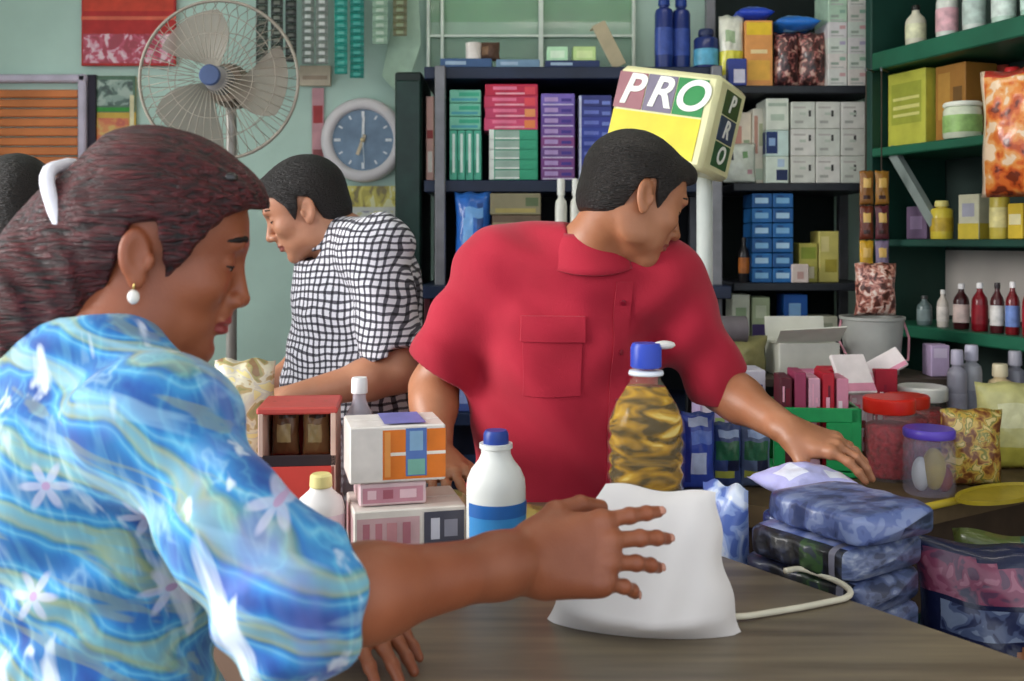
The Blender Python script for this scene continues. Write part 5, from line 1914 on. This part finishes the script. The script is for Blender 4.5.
def plaid_mat():
    q = NT('m_plaid_cloth')
    tc = q.n('ShaderNodeTexCoord')
    nz = q.n('ShaderNodeTexNoise')
    nz.inputs['Scale'].default_value = 9
    nz.inputs['Detail'].default_value = 2
    q.l(tc.outputs['Object'], nz.inputs['Vector'])
    mm = q.n('ShaderNodeMix')
    mm.data_type = 'VECTOR'
    ad = q.n('ShaderNodeVectorMath')
    ad.operation = 'MULTIPLY_ADD'
    ad.inputs[1].default_value = (.035, .035, .035)
    q.l(nz.outputs['Color'], ad.inputs[0])
    q.l(tc.outputs['Object'], ad.inputs[2])
    sp = q.n('ShaderNodeSeparateXYZ')
    q.l(ad.outputs['Vector'], sp.inputs['Vector'])
    xx = q.math('ADD', q.math('MULTIPLY', sp.outputs['X'], .95), q.math('MULTIPLY', sp.outputs['Y'], -.35))
    out = None
    for v, P in ((xx, .0165), (sp.outputs['Z'], .0175)):
        fr = q.math('FRACT', q.math('DIVIDE', v, P))
        b = q.math('LESS_THAN', fr, .36)
        out = b if out is None else q.math('ADD', out, b)
    c = q.ramp(q.math('DIVIDE', out, 2.0), [(0, 'dcdae2'), (.3, '55535e'), (.8, '1c1b22')], 'CONSTANT')
    q.l(c, q.b.inputs['Base Color'])
    q.b.inputs['Roughness'].default_value = .8
    return q.m


def cloth_mat(name, c0, c1, sc=7):
    q = NT(name)
    tc = q.n('ShaderNodeTexCoord')
    nz = q.n('ShaderNodeTexNoise')
    nz.inputs['Scale'].default_value = sc
    nz.inputs['Detail'].default_value = 4
    q.l(tc.outputs['Object'], nz.inputs['Vector'])
    q.l(q.ramp(nz.outputs['Fac'], [(.3, c0), (.7, c1)]), q.b.inputs['Base Color'])
    q.b.inputs['Roughness'].default_value = .85
    q.b.inputs['Sheen Weight'].default_value = .1
    n2 = q.n('ShaderNodeTexNoise')
    n2.inputs['Scale'].default_value = 420
    q.l(tc.outputs['Object'], n2.inputs['Vector'])
    bp = q.n('ShaderNodeBump')
    bp.inputs['Strength'].default_value = .2
    bp.inputs['Distance'].default_value = .004
    q.l(n2.outputs['Fac'], bp.inputs['Height'])
    q.l(bp.outputs['Normal'], q.b.inputs['Normal'])
    return q.m


def sleeve(s, a, b, ra, rb, k=.03, open_=True, n=None, depth=.05):
    """tapered sleeve from a to b, cut square and hollow at b"""
    d = (b - a).normalized()
    s.cone(a, b + d * .03, ra, rb, k)
    s.cyl(b, b + d * .12, rb * 1.9, .002)
    s.cyl(b - d * depth, b + d * .02, rb - .007, .004)


def shoe(root, ank, toe, m, k=1.0):
    s = Sculpt()
    d = (toe - ank)
    d.z = 0
    d.normalize()
    heel = V(ank.x, ank.y, .04) - d * .045
    tip = V(ank.x, ank.y, .032) + d * .155 * k
    s.cone(heel, tip, .040 * k, .036 * k, .02)
    s.cone(V(ank.x, ank.y, .085), V(ank.x, ank.y, .045) + d * .04, .044 * k, .040 * k, .03)
    s.clip(lambda x, y, z: .002 - z + 0 * x + 0 * y, heel - V(.2, .2, .1), tip + V(.2, .2, .2), .004)
    lo = [min(heel[i], tip[i]) - .07 for i in range(3)]
    hi = [max(heel[i], tip[i]) + .07 for i in range(3)]
    hi[2] = .14
    s.mesh('shoe', [(lo, hi, .007)], [m], root)


def trousers(root, name, P, hips, knees, anks, m, top, wh, fs, F, k=1.0):
    s = Sculpt()
    s.cone(P + V(0, 0, top - P.z), P - V(0, 0, .04), wh, wh * 1.02, .04, flat=F, fs=fs)
    for h, kn, an in zip(hips, knees, anks):
        s.chain([h, kn, an - V(0, 0, .02)], [.105 * k, .080 * k, .070 * k], .03)
    s.wobble(lambda x, y, z: .004 * np.sin(30 * z + 40 * x) * np.sin(25 * y + 18 * z), P - V(.5, .5, 1), P + V(.5, .5, .3))
    pts = [P, *hips, *knees, *anks]
    lo = [min(p[i] for p in pts) - .22 for i in range(3)]
    hi = [max(p[i] for p in pts) + .22 for i in range(3)]
    hi[2] = top + .12
    s.clip(lambda x, y, z: z - top - .08 + 0 * x + 0 * y, lo, hi)
    return s.mesh(name, [(lo, hi, .011)], [m], root)


def box_of(pts, m):
    return [min(p[i] for p in pts) - m for i in range(3)], [max(p[i] for p in pts) + m for i in range(3)]


# =============================================================== woman in the blue flowered dress
def build_woman():
    F = V(.8, .6, 0)
    L = V(-.6, .8, 0)
    HM = frame(W(154, 258, 1.09), 14, 14, 0, .985)
    SR, SL = V(-.338, .965, 1.292), V(-.520, 1.215, 1.312)
    N = V(-.432, 1.068, 1.375)
    P = V(-.455, 1.045, .90)
    ER, WR = V(-.192, .885, 1.155), V(.012, 1.055, 1.142)
    EL, WL = V(-.44, 1.31, 1.105), V(-.205, 1.195, 1.060)
    hips = [P + L * .085 - V(0, 0, .05), P - L * .085 - V(0, 0, .05)]
    knees = [h - V(0, 0, .40) + F * .02 for h in hips]
    anks = [k - V(0, 0, .37) - F * .03 for k in knees]
    root = thing('person', 'woman in a bright blue and white flowered dress, one hand on the white bag', 'person', (P.x, P.y, 0))
    root_inv = Matrix.Translation((-P.x, -P.y, 0))
    s = Sculpt()
    torso_prims(s, N, SL, SR, P, F, .120, .108, .138, .74, 0, .042)
    s.cone(HM @ V(-.028, 0, -.035), N - V(0, 0, .02), .047, .056, .035)
    s.chain([SR, SR.lerp(ER, .5), ER], [.043, .043, .041], .03)
    s.chain([ER, ER.lerp(WR, .28), WR.lerp(ER, .12), WR], [.041, .041, .029, .0275], .03, flat=(0, 0, 1), fs=.96)
    s.chain([SL, SL.lerp(EL, .5), EL], [.050, .045, .040], .03)
    s.chain([EL, EL.lerp(WL, .28), WL], [.040, .040, .027], .03)
    for i in range(2):
        leg_prims(s, hips[i], knees[i], anks[i], anks[i] + F * .14 - V(0, 0, .05), .95)
    head_prims(s, HM, True)
    hm = hand_M(WR, V(.96, .24, .02), V(.20, -.86, .46))
    tips = hand_prims(s, hm, 1, curl=(9, 13, 16, 22), spread=(6, 1, -4, -9), sc=1.05,
                      thumb=[V(.018, .022, -.008), V(.046, .048, -.020), V(.078, .056, -.032), V(.104, .054, -.043)])
    hl = hand_M(WL, V(.60, -.78, -.22), V(.1, -.1, 1))
    hand_prims(s, hl, -1, curl=(8, 9, 10, 12), sc=.95)
    lo, hi = _aabb(HM, (-.14, -.11, -.135), (.14, .11, .15))
    hlo, hhi = box_of([WR, WR + V(.19, .06, 0)], .075)
    llo, lhi = box_of([WL, WL + V(.12, -.12, -.02)], .07)
    blo, bhi = box_of([SR, SL, ER, WR, EL, WL, N], .13)
    blo[2] = .80
    bhi[2] = lo[2] + .035
    zlo, zhi = box_of([P, *anks], .2)
    zhi[2], zlo[2] = .805, .0
    skin = skin_mat('m_skin_brown', '87482e', '9a583a')
    body = s.mesh('body', [(lo, hi, .0021), (hlo, hhi, .0021), (llo, lhi, .003), (blo, bhi, .005), (zlo, zhi, .009)],
                  [skin, mat('8e3f3c', .4)], None, lips_fn(HM))
    kids = [body]
    tmp = bpy.data.objects.new('tmp', None)

    # nails
    for (p, d), n in zip(tips, range(4)):
        u = (hm.to_3x3() @ V(0, 0, 1))
        u = (u - d * u.dot(d)).normalized()
        w = u.cross(d)
        Mx = Matrix((d, w, u)).transposed().to_4x4()
        Mx = Matrix.Translation(p + u * .0056 + d * .001) @ Mx
        kids.append(MB().ell((0, 0, 0), (.0062, .0046, .0016), 0, Mx, 12, 6).build('fingernail', [mat('c98f7c', .25)], None, True))

    # hair
    hs = Sculpt(HM)
    t = .013
    hs.ell((-.008, 0, .046), (.095 + .010, .076 + .010, .086 + t), .01)
    hs.ell((.034, 0, .050), (.054 + t, .060 + t, .058 + t), .03)
    hs.ell((.066, -.012, .088), (.034, .050, .024), .02)
    hs.ell((.088, -.018, .074), (.018, .034, .016), .012)
    hs.ell((-.055, 0, .0), (.052, .060, .062), .03)
    f = zline([-.15, -.06, -.034, -.024, .000, .010, .022, .034, .048, .066, .086, .105, .14],
              [-.085, -.085, -.040, .030, .040, .020, -.014, .000, .034, .064, .080, .084, .084])
    hs.clip(lambda x, y, z: f(x + 0 * z) - z + 0 * y, (-.18, -.13, -.16), (.18, .13, .22), .005)
    hs.M = Matrix.Identity(4)
    G = W(90, 224, 1.08)
    hs.chain([HM @ V(-.05, 0, .03), G, W(60, 252, 1.075), W(42, 300, 1.07), W(40, 346, 1.065), W(46, 374, 1.062)],
             [.055, .042, .050, .054, .044, .018], .03)
    hs.ell(W(72, 292, 1.065), (.044, .045, .062), .03)
    hs.ell(W(34, 272, 1.07), (.036, .048, .046), .03)
    def strands(x, y, z):
        a = np.arctan2(z - G.z + .02, y - G.y - .01)
        m = np.clip((x - G.x - .01) / .03, 0, 1)
        cap = .0007 * np.sin(64 * a + 6 * np.sin(20 * x)) + .0018 * np.sin(19 * a + 9 * x)
        tail = .0012 * np.sin(170 * (x + .35 * y) + 7 * np.sin(14 * z + 30 * y)) + .0025 * np.sin(70 * x + 60 * y + 9 * z)
        return m * cap + (1 - m) * tail
    hs.wobble(strands, V(-1, .6, 1), V(0, 1.5, 1.9))
    kids.append(hs.mesh('hair', [([-.62, .93, 1.30], [-.20, 1.24, 1.63], .0025)],
                        [hair_mat('m_hair_auburn', '0c0405', '5c171c', (1.6, 9, 14), .42, 20, (0, R(-8), 0))], None))  # red streaks paint the hair's reddish highlights into its colour
    # white band around the gathered hair
    c = W(84, 214, 1.078)
    ax = V(.93, -.10, .36).normalized()
    u = ax.orthogonal().normalized()
    w = ax.cross(u)
    mb = MB()
    mb.tube([c + (u * math.cos(a) + w * math.sin(a)) * (.058 + .003 * math.sin(5 * a)) for a in np.linspace(0, 2 * math.pi, 40, endpoint=False)], .0075, 10, cyc=True)
    kids.append(mb.build('hair_tie', [mat('e9e6ee', .5, var=.05)], None, True))
    # little dark clip on the fringe
    mb = MB()
    for q in range(3):
        p = HM @ V(.060 + .012 * q, -.058 + .008 * q, .104 - .006 * q)
        mb.ell(p, (.008, .006, .006), 0)
    kids.append(mb.build('hair_clip', [mat('1a1416', .2, coat=.6)], None, True))
    # earring
    e = HM @ V(-.002, -.083, -.040)
    mb = MB()
    mb.ell(e, (.0062, .0062, .0075), 0)
    mb.tube([e + V(0, 0, .007), e + V(0, .002, .014), e + V(0, .005, .017)], .0012, 6, 1)
    kids.append(mb.build('earring', [mat('e9e4dc', .15, coat=1.0), mat('c8b070', .25, 1.0)], None, True))
    face_parts(tmp, HM, None, mat('140a08', .6))
    for o in list(tmp.children):
        o.parent = None
        kids.append(o)
    bpy.data.objects.remove(tmp)

    # dress
    d = Sculpt()
    cuffR = ER.lerp(WR, .13)
    sleeve(d, ER, cuffR, .054, .053)
    d.chain([SR, SR.lerp(ER, .5), ER], [.056, .056, .054], .035)
    sleeve(d, EL, EL.lerp(WL, .15), .056, .050)
    d.chain([SL, SL.lerp(EL, .5), EL], [.060, .058, .056], .035)
    torso_prims(d, N + V(-.004, -.004, -.004), SL, SR, P, F, .125, .120, .150, .76, .014, .050)
    mid = (SL + SR) / 2
    d.ell(mid - F * .065 - V(0, 0, .06), (.085, .105, .12), .05)
    d.cone(P, V(P.x, P.y, .55), .165, .20, .06, flat=F, fs=.85)
    # open neckline
    d.cone(HM @ V(-.02, 0, -.05), N + V(.006, .004, .012), .05, .062, .012, '-')
    d.ell(N + F * .07 + V(0, 0, .0), (.07, .07, .06), .02, '-')
    d.clip(lambda x, y, z: .52 - z + 0 * x + 0 * y, V(-1.2, .5, .2), V(.4, 1.8, 1.6))
    ua = (ER - SR).normalized()

    def folds(x, y, z):
        s1 = x * .8 + y * .6
        s2 = -x * .6 + y * .8
        a = .0060 * np.sin(26 * s2 + 13 * (z - 1.3) + 3.0 * np.sin(9 * z))
        b = .0035 * np.sin(60 * z + 34 * s2 + 20 * s1)
        c = .0028 * np.sin(88 * (s2 * .8 + z * .5) + 5 * np.sin(17 * z))
        return a + b * np.sin(14 * s2 + 9 * z) + c
    d.wobble(folds, V(-1.2, .5, .3), V(.3, 1.8, 1.6))
    dlo, dhi = box_of([SR, SL, ER, cuffR, EL, N], .13)
    dlo[2] = .82
    elo, ehi = box_of([P], .30)
    elo[2], ehi[2] = .48, .826
    kids.append(d.mesh('dress', [(dlo, dhi, .0042), (elo, ehi, .009)], [floral_mat()], None))
    leather = mat('3a2a22', .5)
    sh = thing('tmp', None, None)
    for a in anks:
        shoe(sh, a, a + F * .1, leather, .9)
    for o in list(sh.children):
        o.parent = None
        kids.append(o)
    bpy.data.objects.remove(sh)
    for o in kids:
        o.parent = root
        o.matrix_parent_inverse = root_inv
    return root


def adopt(root, kids):
    inv = Matrix.Translation(-root.location)
    for o in kids:
        o.parent = root
        o.matrix_parent_inverse = inv


class Bin:
    """collects pieces made before their thing exists"""
    def __init__(s):
        s.o = bpy.data.objects.new('bin', None)

    def take(s):
        k = list(s.o.children)
        for o in k:
            o.parent = None
        bpy.data.objects.remove(s.o)
        return k


# =============================================================== man in the red shirt
def build_red_man():
    F = V(.12, -.99, 0)
    L = V(.99, .12, 0)
    HM = frame(W(633, 203, 1.93), 15, 24, -5, .99)
    SR, SL = V(-.040, 2.03, 1.425), V(.312, 1.995, 1.398)
    N = V(.148, 1.985, 1.462)
    P = V(.110, 2.08, .93)
    ER, WR = W(433, 388, 2.06), W(437, 454, 1.92)
    EL, WL = W(722, 388, 2.05), W(788, 430, 1.87)
    hips = [P + L * .1 - V(0, 0, .06), P - L * .1 - V(0, 0, .06)]
    knees = [h - V(0, 0, .41) + F * .02 for h in hips]
    anks = [k - V(0, 0, .38) - F * .03 for k in knees]
    root = thing('person', 'man in a red short-sleeved shirt, head bowed, reaching over blue packs', 'person', (P.x, P.y, 0))
    b = Bin()
    s = Sculpt()
    torso_prims(s, N, SL, SR, P, F, .155, .152, .155, .66, 0, .054)
    s.cone(HM @ V(-.03, 0, -.03), N - V(0, 0, .02), .056, .062, .04)
    for S_, E_, W_ in ((SR, ER, WR), (SL, EL, WL)):
        s.chain([S_, S_.lerp(E_, .5), E_], [.058, .052, .044], .03)
        s.chain([E_, E_.lerp(W_, .28), W_], [.044, .043, .029], .03)
    for i in range(2):
        leg_prims(s, hips[i], knees[i], anks[i], anks[i] + F * .15 - V(0, 0, .05))
    head_prims(s, HM)
    hl = hand_M(WL, V(.84, -.50, -.22), V(.05, -.35, 1))
    hand_prims(s, hl, -1, curl=(15, 18, 20, 22), sc=1.02,
               thumb=[V(.018, .022, -.008), V(.044, .046, -.028), V(.070, .050, -.046), V(.092, .044, -.058)])
    hr = hand_M(WR, V(.25, -.75, -.18), V(0, -.25, 1))
    hand_prims(s, hr, 1, curl=(10, 10, 12, 14), sc=1.02)
    lo, hi = _aabb(HM, (-.14, -.11, -.13), (.14, .11, .15))
    llo, lhi = box_of([WL, WL + V(.15, -.1, -.09)], .06)
    rlo, rhi = box_of([WR, WR + V(.06, -.16, -.05)], .06)
    blo, bhi = box_of([SR, SL, ER, WR, EL, WL, N], .13)
    blo[2], bhi[2] = .80, lo[2] + .05
    zlo, zhi = box_of([P, *anks], .2)
    zlo[2], zhi[2] = 0, .806
    skin = skin_mat('m_skin_tan', '9c6444', 'b07656')
    s.mesh('body', [(lo, hi, .0026), (llo, lhi, .003), (rlo, rhi, .0035), (blo, bhi, .0055), (zlo, zhi, .012)],
           [skin, mat('8f4e44', .5)], b.o, lips_fn(HM))
    short_hair('hair', HM, [hair_mat('m_hair_black', '0a0808', '2a211d', (2, 9, 9), .45, 40)], b.o, front=.088, quiff=.008)
    face_parts(b.o, HM, None, mat('120c0a', .7))

    # shirt
    d = Sculpt()
    for S_, E_, e in ((SR, ER, .82), (SL, EL, .98)):
        cf = S_.lerp(E_, e)
        sleeve(d, S_, cf, .070, .078 if e < .9 else .068, .045, depth=.012)
    torso_prims(d, N, SL, SR, P, F, .166, .166, .172, .66, .016, .058)
    d.cone(P, P - V(0, 0, .10), .188, .19, .04, flat=F, fs=.68)
    d.cone(HM @ V(-.02, 0, -.06), N + V(.01, -.01, .008), .055, .066, .008, '-')
    d.ell(N + V(.03, -.068, .005), (.042, .045, .050), .02, '-')
    d.clip(lambda x, y, z: .80 - z + 0 * x + 0 * y, V(-.6, 1.4, .5), V(.9, 2.6, 1.7))

    def folds(x, y, z):
        a = .0075 * np.sin(36 * x + 10 * (z - 1.2) + 4 * np.sin(6 * z)) * np.clip((1.42 - z) * 4, 0, 1)
        c = .0048 * np.sin(52 * (z + x * .7) + 20 * y) * np.sin(16 * x + 4)
        g = .007 * np.sin(44 * (x - .3) - 40 * (z - 1.2)) * np.exp(-((x - .30) ** 2 + (z - 1.25) ** 2) / .02)
        return a + c + g
    d.wobble(folds, V(-.6, 1.4, .5), V(.9, 2.6, 1.7))
    dlo, dhi = box_of([SR, SL, SR.lerp(ER, .82), EL, N, P - V(0, 0, .12)], .14)
    red = cloth_mat('m_red_cloth', '9c0826', 'ae1030')
    shirt = d.mesh('shirt', [(dlo, dhi, .0055)], [red], b.o)

    # collar, placket, pockets
    def on(xc, zc, push=.0):
        """point on the shirt front at local sideways offset xc and height zc"""
        o = V(.11, 2.06, zc) + L * xc + F * 1.0
        hit, loc, nor, _ = shirt.ray_cast(o, -F)
        return (loc + F * push, nor) if hit else (o - F * .8, F)

    def patch(name, x0, x1, z0, z1, t, m, nu=8, nv=8, skew=0.0):
        mb = MB()

        def pt(u, v, push):
            z = z0 + (z1 - z0) * v
            return on(x0 + (x1 - x0) * u + skew * v, z, push)[0]
        mb.grid(lambda u, v: pt(u, v, t), nu, nv)
        mb.grid(lambda u, v: pt(1 - u, v, -.004), nu, nv)
        n = (nu + 1) * (nv + 1)
        for i in range(nu):
            for j in (0, nv):
                a, c_ = i * (nv + 1) + j, (i + 1) * (nv + 1) + j
                e, g = n + (nu - i) * (nv + 1) + j, n + (nu - i - 1) * (nv + 1) + j
                mb.f.append((a, c_, g, e) if j else (a, e, g, c_))
                mb.mi.append(0)
        for j in range(nv):
            for i in (0, nu):
                a, c_ = i * (nv + 1) + j, i * (nv + 1) + j + 1
                e, g = n + (nu - i) * (nv + 1) + j, n + (nu - i) * (nv + 1) + j + 1
                mb.f.append((a, c_, g, e))
                mb.mi.append(0)
        return mb.build(name, [m], b.o, 'angle')
    bpy.context.view_layer.update()
    shirt.parent = None
    COL.objects.link(shirt) if shirt.name not in COL.objects else None
    bpy.context.view_layer.update()
    pk_ = patch('placket', .050, .082, .85, 1.40, .0035, red, 3, 40, .02)
    p1 = patch('pocket', -.105, .005, 1.18, 1.315, .003, red, 10, 10)
    fl = patch('pocket_flap', -.110, .010, 1.285, 1.335, .007, red, 10, 5)
    shirt.parent = b.o
    fl.parent = p1
    for i in range(5):
        z = 1.36 - .095 * i
        p, n = on(.066 + .02 * (z - .85) / .55, z, .005)
        MB().lathe([(.0055, -.001), (.0055, .0015), (.004, .0022)], 12, M=Matrix.Translation(p) @ Vector(n).to_track_quat('Z', 'Y').to_matrix().to_4x4()).build('button', [mat('7d1226', .3)], pk_)
    # folded collar
    mb = MB()
    c0 = N + V(.006, -.004, -.005)

    def col(u, v):
        a = R(115) + (2 * math.pi - R(74)) * u
        ca = V(math.cos(a + R(-78)), math.sin(a + R(-78)), 0)
        front = max(0, -(ca.y))
        r = [.064, .070, .086][0] * (1 - v) + .094 * v if v <= 1 else 0
        r = .066 + .030 * v ** .8
        z = .030 - .042 * v - .030 * front * (.3 + v * .8) + .010 * (1 - v)
        return c0 + ca * r + V(0, 0, z)
    mb.grid(col, 40, 6)
    co = mb.build('collar', [red], b.o, True)
    sd = co.modifiers.new('t', 'SOLIDIFY')
    sd.thickness = .004
    trousers(b.o, 'trousers', P, hips, knees, anks, cloth_mat('m_navy_cloth', '1b2233', '262f45'), .86, .165, .68, F)
    for a in anks:
        shoe(b.o, a, a + F * .1, mat('1a1512', .4))
    adopt(root, b.take())
    return root


# =============================================================== man in the checked shirt
def build_check_man():
    F = V(-.93, -.37, 0)
    L = V(.37, -.93, 0)
    HM = frame(W(306, 213, 2.50), 188, 24, 0, 1.0)
    SL = W(378, 252, 2.38)
    SR = SL - L * .38
    N = V(-.424, 2.53, 1.497)
    P = V(-.405, 2.58, .93)
    EL, WL = W(398, 372, 2.30), W(288, 399, 2.19)
    ER, WR = SR + V(-.06, .0, -.28), SR + V(-.20, -.16, -.37)
    hips = [P + L * .1 - V(0, 0, .06), P - L * .1 - V(0, 0, .06)]
    knees = [h - V(0, 0, .41) + F * .02 for h in hips]
    anks = [k - V(0, 0, .38) - F * .03 for k in knees]
    root = thing('person', 'man in a black and white checked shirt looking down behind the counter', 'person', (P.x, P.y, 0))
    b = Bin()
    s = Sculpt()
    torso_prims(s, N, SL, SR, P, F, .155, .155, .155, .78, 0, .055)
    s.cone(HM @ V(-.03, 0, -.03), N - V(0, 0, .02), .056, .062, .04)
    for S_, E_, W_ in ((SR, ER, WR), (SL, EL, WL)):
        s.chain([S_, S_.lerp(E_, .5), E_], [.056, .050, .044], .03)
        s.chain([E_, E_.lerp(W_, .28), W_], [.044, .044, .029], .03)
    for i in range(2):
        leg_prims(s, hips[i], knees[i], anks[i], anks[i] + F * .15 - V(0, 0, .05))
    head_prims(s, HM)
    hand_prims(s, hand_M(WL, V(-.95, -.15, -.12), V(-.1, -.45, 1)), -1, curl=(24, 28, 30, 32))
    hand_prims(s, hand_M(WR, V(-.2, -.95, -.1), V(-.3, 0, 1)), 1, curl=(24, 28, 30, 32))
    lo, hi = _aabb(HM, (-.14, -.11, -.13), (.14, .11, .15))
    llo, lhi = box_of([WL, WL + V(-.16, -.03, -.04)], .06)
    rlo, rhi = box_of([WR, WR + V(-.04, -.16, -.04)], .06)
    blo, bhi = box_of([SR, SL, ER, WR, EL, WL, N], .13)
    blo[2], bhi[2] = .80, lo[2] + .05
    zlo, zhi = box_of([P, *anks], .2)
    zlo[2], zhi[2] = 0, .806
    skin = skin_mat('m_skin_light', 'b57a5c', 'c58c6e')
    s.mesh('body', [(lo, hi, .0030), (llo, lhi, .0035), (rlo, rhi, .0045), (blo, bhi, .006), (zlo, zhi, .012)],
           [skin, mat('9c5a50', .5)], b.o, lips_fn(HM))
    short_hair('hair', HM, [hair_mat('m_hair_dark', '0a0809', '241c1c', (2, 9, 9), .42, 40)], b.o, front=.086, thick=.011, quiff=.004)
    face_parts(b.o, HM, None, mat('120c0a', .7))
    d = Sculpt()
    for S_, E_, e in ((SR, ER, .85), (SL, EL, .92)):
        sleeve(d, S_, S_.lerp(E_, e), .074, .080, .045, depth=.015)
    torso_prims(d, N, SL, SR, P, F, .172, .178, .180, .90, .014, .062)
    d.cone(P, P - V(0, 0, .08), .193, .196, .04, flat=F, fs=.90)
    d.cone(HM @ V(-.02, 0, -.06), N + F * .012 + V(0, 0, .008), .055, .065, .008, '-')
    d.ell(N + F * .075 - V(0, 0, .02), (.05, .05, .06), .02, '-')
    d.clip(lambda x, y, z: .82 - z + 0 * x + 0 * y, V(-1.2, 1.8, .5), V(.4, 3.2, 1.8))
    d.wobble(lambda x, y, z: .006 * np.sin(34 * x + 14 * z + 3 * np.sin(8 * z)) + .0035 * np.sin(55 * (z + .6 * x)) * np.sin(21 * x + 8 * y),
             V(-1.2, 1.8, .5), V(.4, 3.2, 1.8))
    dlo, dhi = box_of([SR, SL, SR.lerp(ER, .85), SL.lerp(EL, .92), N, P - V(0, 0, .1)], .14)
    pm = plaid_mat()
    d.mesh('shirt', [(dlo, dhi, .006)], [pm], b.o)
    mb = MB()
    c0 = N + F * .004
    ya = math.atan2(F.y, F.x)

    def col(u, v):
        a = ya + R(28) + (2 * math.pi - R(56)) * u
        ca = V(math.cos(a), math.sin(a), 0)
        fr = max(0, ca.dot(F))
        return c0 + ca * (.065 + .030 * v ** .8) + V(0, 0, .034 - .040 * v - .045 * fr * (.3 + v * .7))
    mb.grid(col, 36, 6)
    co = mb.build('collar', [pm], b.o, True)
    co.modifiers.new('t', 'SOLIDIFY').thickness = .004
    trousers(b.o, 'trousers', P, hips, knees, anks, cloth_mat('m_dark_cloth', '20222a', '2b2e38'), .86, .16, .7, F)
    for a in anks:
        shoe(b.o, a, a + F * .1, mat('1a1512', .4))
    adopt(root, b.take())
    return root


# =============================================================== man cut off by the left edge
def build_left_man():
    F = V(-.17, .985, 0)
    L = V(-.985, -.17, 0)
    HM = frame(W(18, 217, 2.3), 112, 6, 0, 1.0)
    c = HM.translation
    mid = V(c.x, c.y, 1.33) - F * .05
    SL, SR = mid + L * .19, mid - L * .19
    N = V(c.x, c.y, 1.40) - F * .045
    P = V(mid.x, mid.y, .86)
    ER, EL = SR + V(.06, .02, -.28), SL + V(-.06, .02, -.28)
    WR, WL = ER + F * .12 - V(0, 0, .20), EL + F * .12 - V(0, 0, .20)
    hips = [P + L * .1 - V(0, 0, .06), P - L * .1 - V(0, 0, .06)]
    knees = [h - V(0, 0, .38) + F * .02 for h in hips]
    anks = [k - V(0, 0, .34) - F * .03 for k in knees]
    root = thing('person', 'dark-haired person cut off at the photo edge behind the woman', 'person', (P.x, P.y, 0))
    b = Bin()
    s = Sculpt()
    torso_prims(s, N, SL, SR, P, F, .155, .155, .155, .70)
    s.cone(HM @ V(-.03, 0, -.03), N - V(0, 0, .02), .054, .06, .04)
    for S_, E_, W_ in ((SR, ER, WR), (SL, EL, WL)):
        s.chain([S_, E_, W_], [.055, .043, .029], .03)
    for i in range(2):
        leg_prims(s, hips[i], knees[i], anks[i], anks[i] + F * .15 - V(0, 0, .05))
    head_prims(s, HM)
    hand_prims(s, hand_M(WR, F * .5 - V(0, 0, .85), V(.9, 0, .2)), 1)
    hand_prims(s, hand_M(WL, F * .5 - V(0, 0, .85), V(-.9, 0, .2)), -1)
    lo, hi = _aabb(HM, (-.14, -.11, -.13), (.14, .11, .15))
    blo, bhi = box_of([SR, SL, ER, WR, EL, WL, N], .13)
    blo[2], bhi[2] = .62, lo[2] + .05
    zlo, zhi = box_of([P, *anks], .2)
    zlo[2], zhi[2] = 0, .63
    s.mesh('body', [(lo, hi, .0035), (blo, bhi, .006), (zlo, zhi, .013)], [bpy.data.materials['m_skin_tan'], mat('8f4e44', .5)], b.o, lips_fn(HM))
    short_hair('hair', HM, [bpy.data.materials['m_hair_black']], b.o, thick=.012, nape=-.06)
    face_parts(b.o, HM, None, mat('120c0a', .7))
    d = Sculpt()
    for S_, E_ in ((SR, ER), (SL, EL)):
        sleeve(d, S_, S_.lerp(E_, .85), .070, .076, .045, depth=.012)
    torso_prims(d, N, SL, SR, P, F, .165, .172, .175, .72, .013)
    d.cone(P, P - V(0, 0, .14), .185, .190, .04, flat=F, fs=.74)
    d.cone(HM @ V(-.02, 0, -.06), N + V(0, 0, .01), .055, .064, .008, '-')
    dlo, dhi = box_of([SR, SL, ER, EL, N, P - V(0, 0, .02)], .16)
    d.clip(lambda x, y, z: .76 - z + 0 * x + 0 * y, dlo, dhi)
    d.mesh('shirt', [(dlo, dhi, .008)], [cloth_mat('m_brown_cloth', '7a3a30', '8a463a')], b.o)
    trousers(b.o, 'trousers', P, hips, knees, anks, bpy.data.materials['m_dark_cloth'], .79, .16, .7, F)
    for a in anks:
        shoe(b.o, a, a + F * .1, mat('1a1512', .4))
    adopt(root, b.take())
    return root


build_woman()
build_red_man()
build_check_man()
build_left_man()
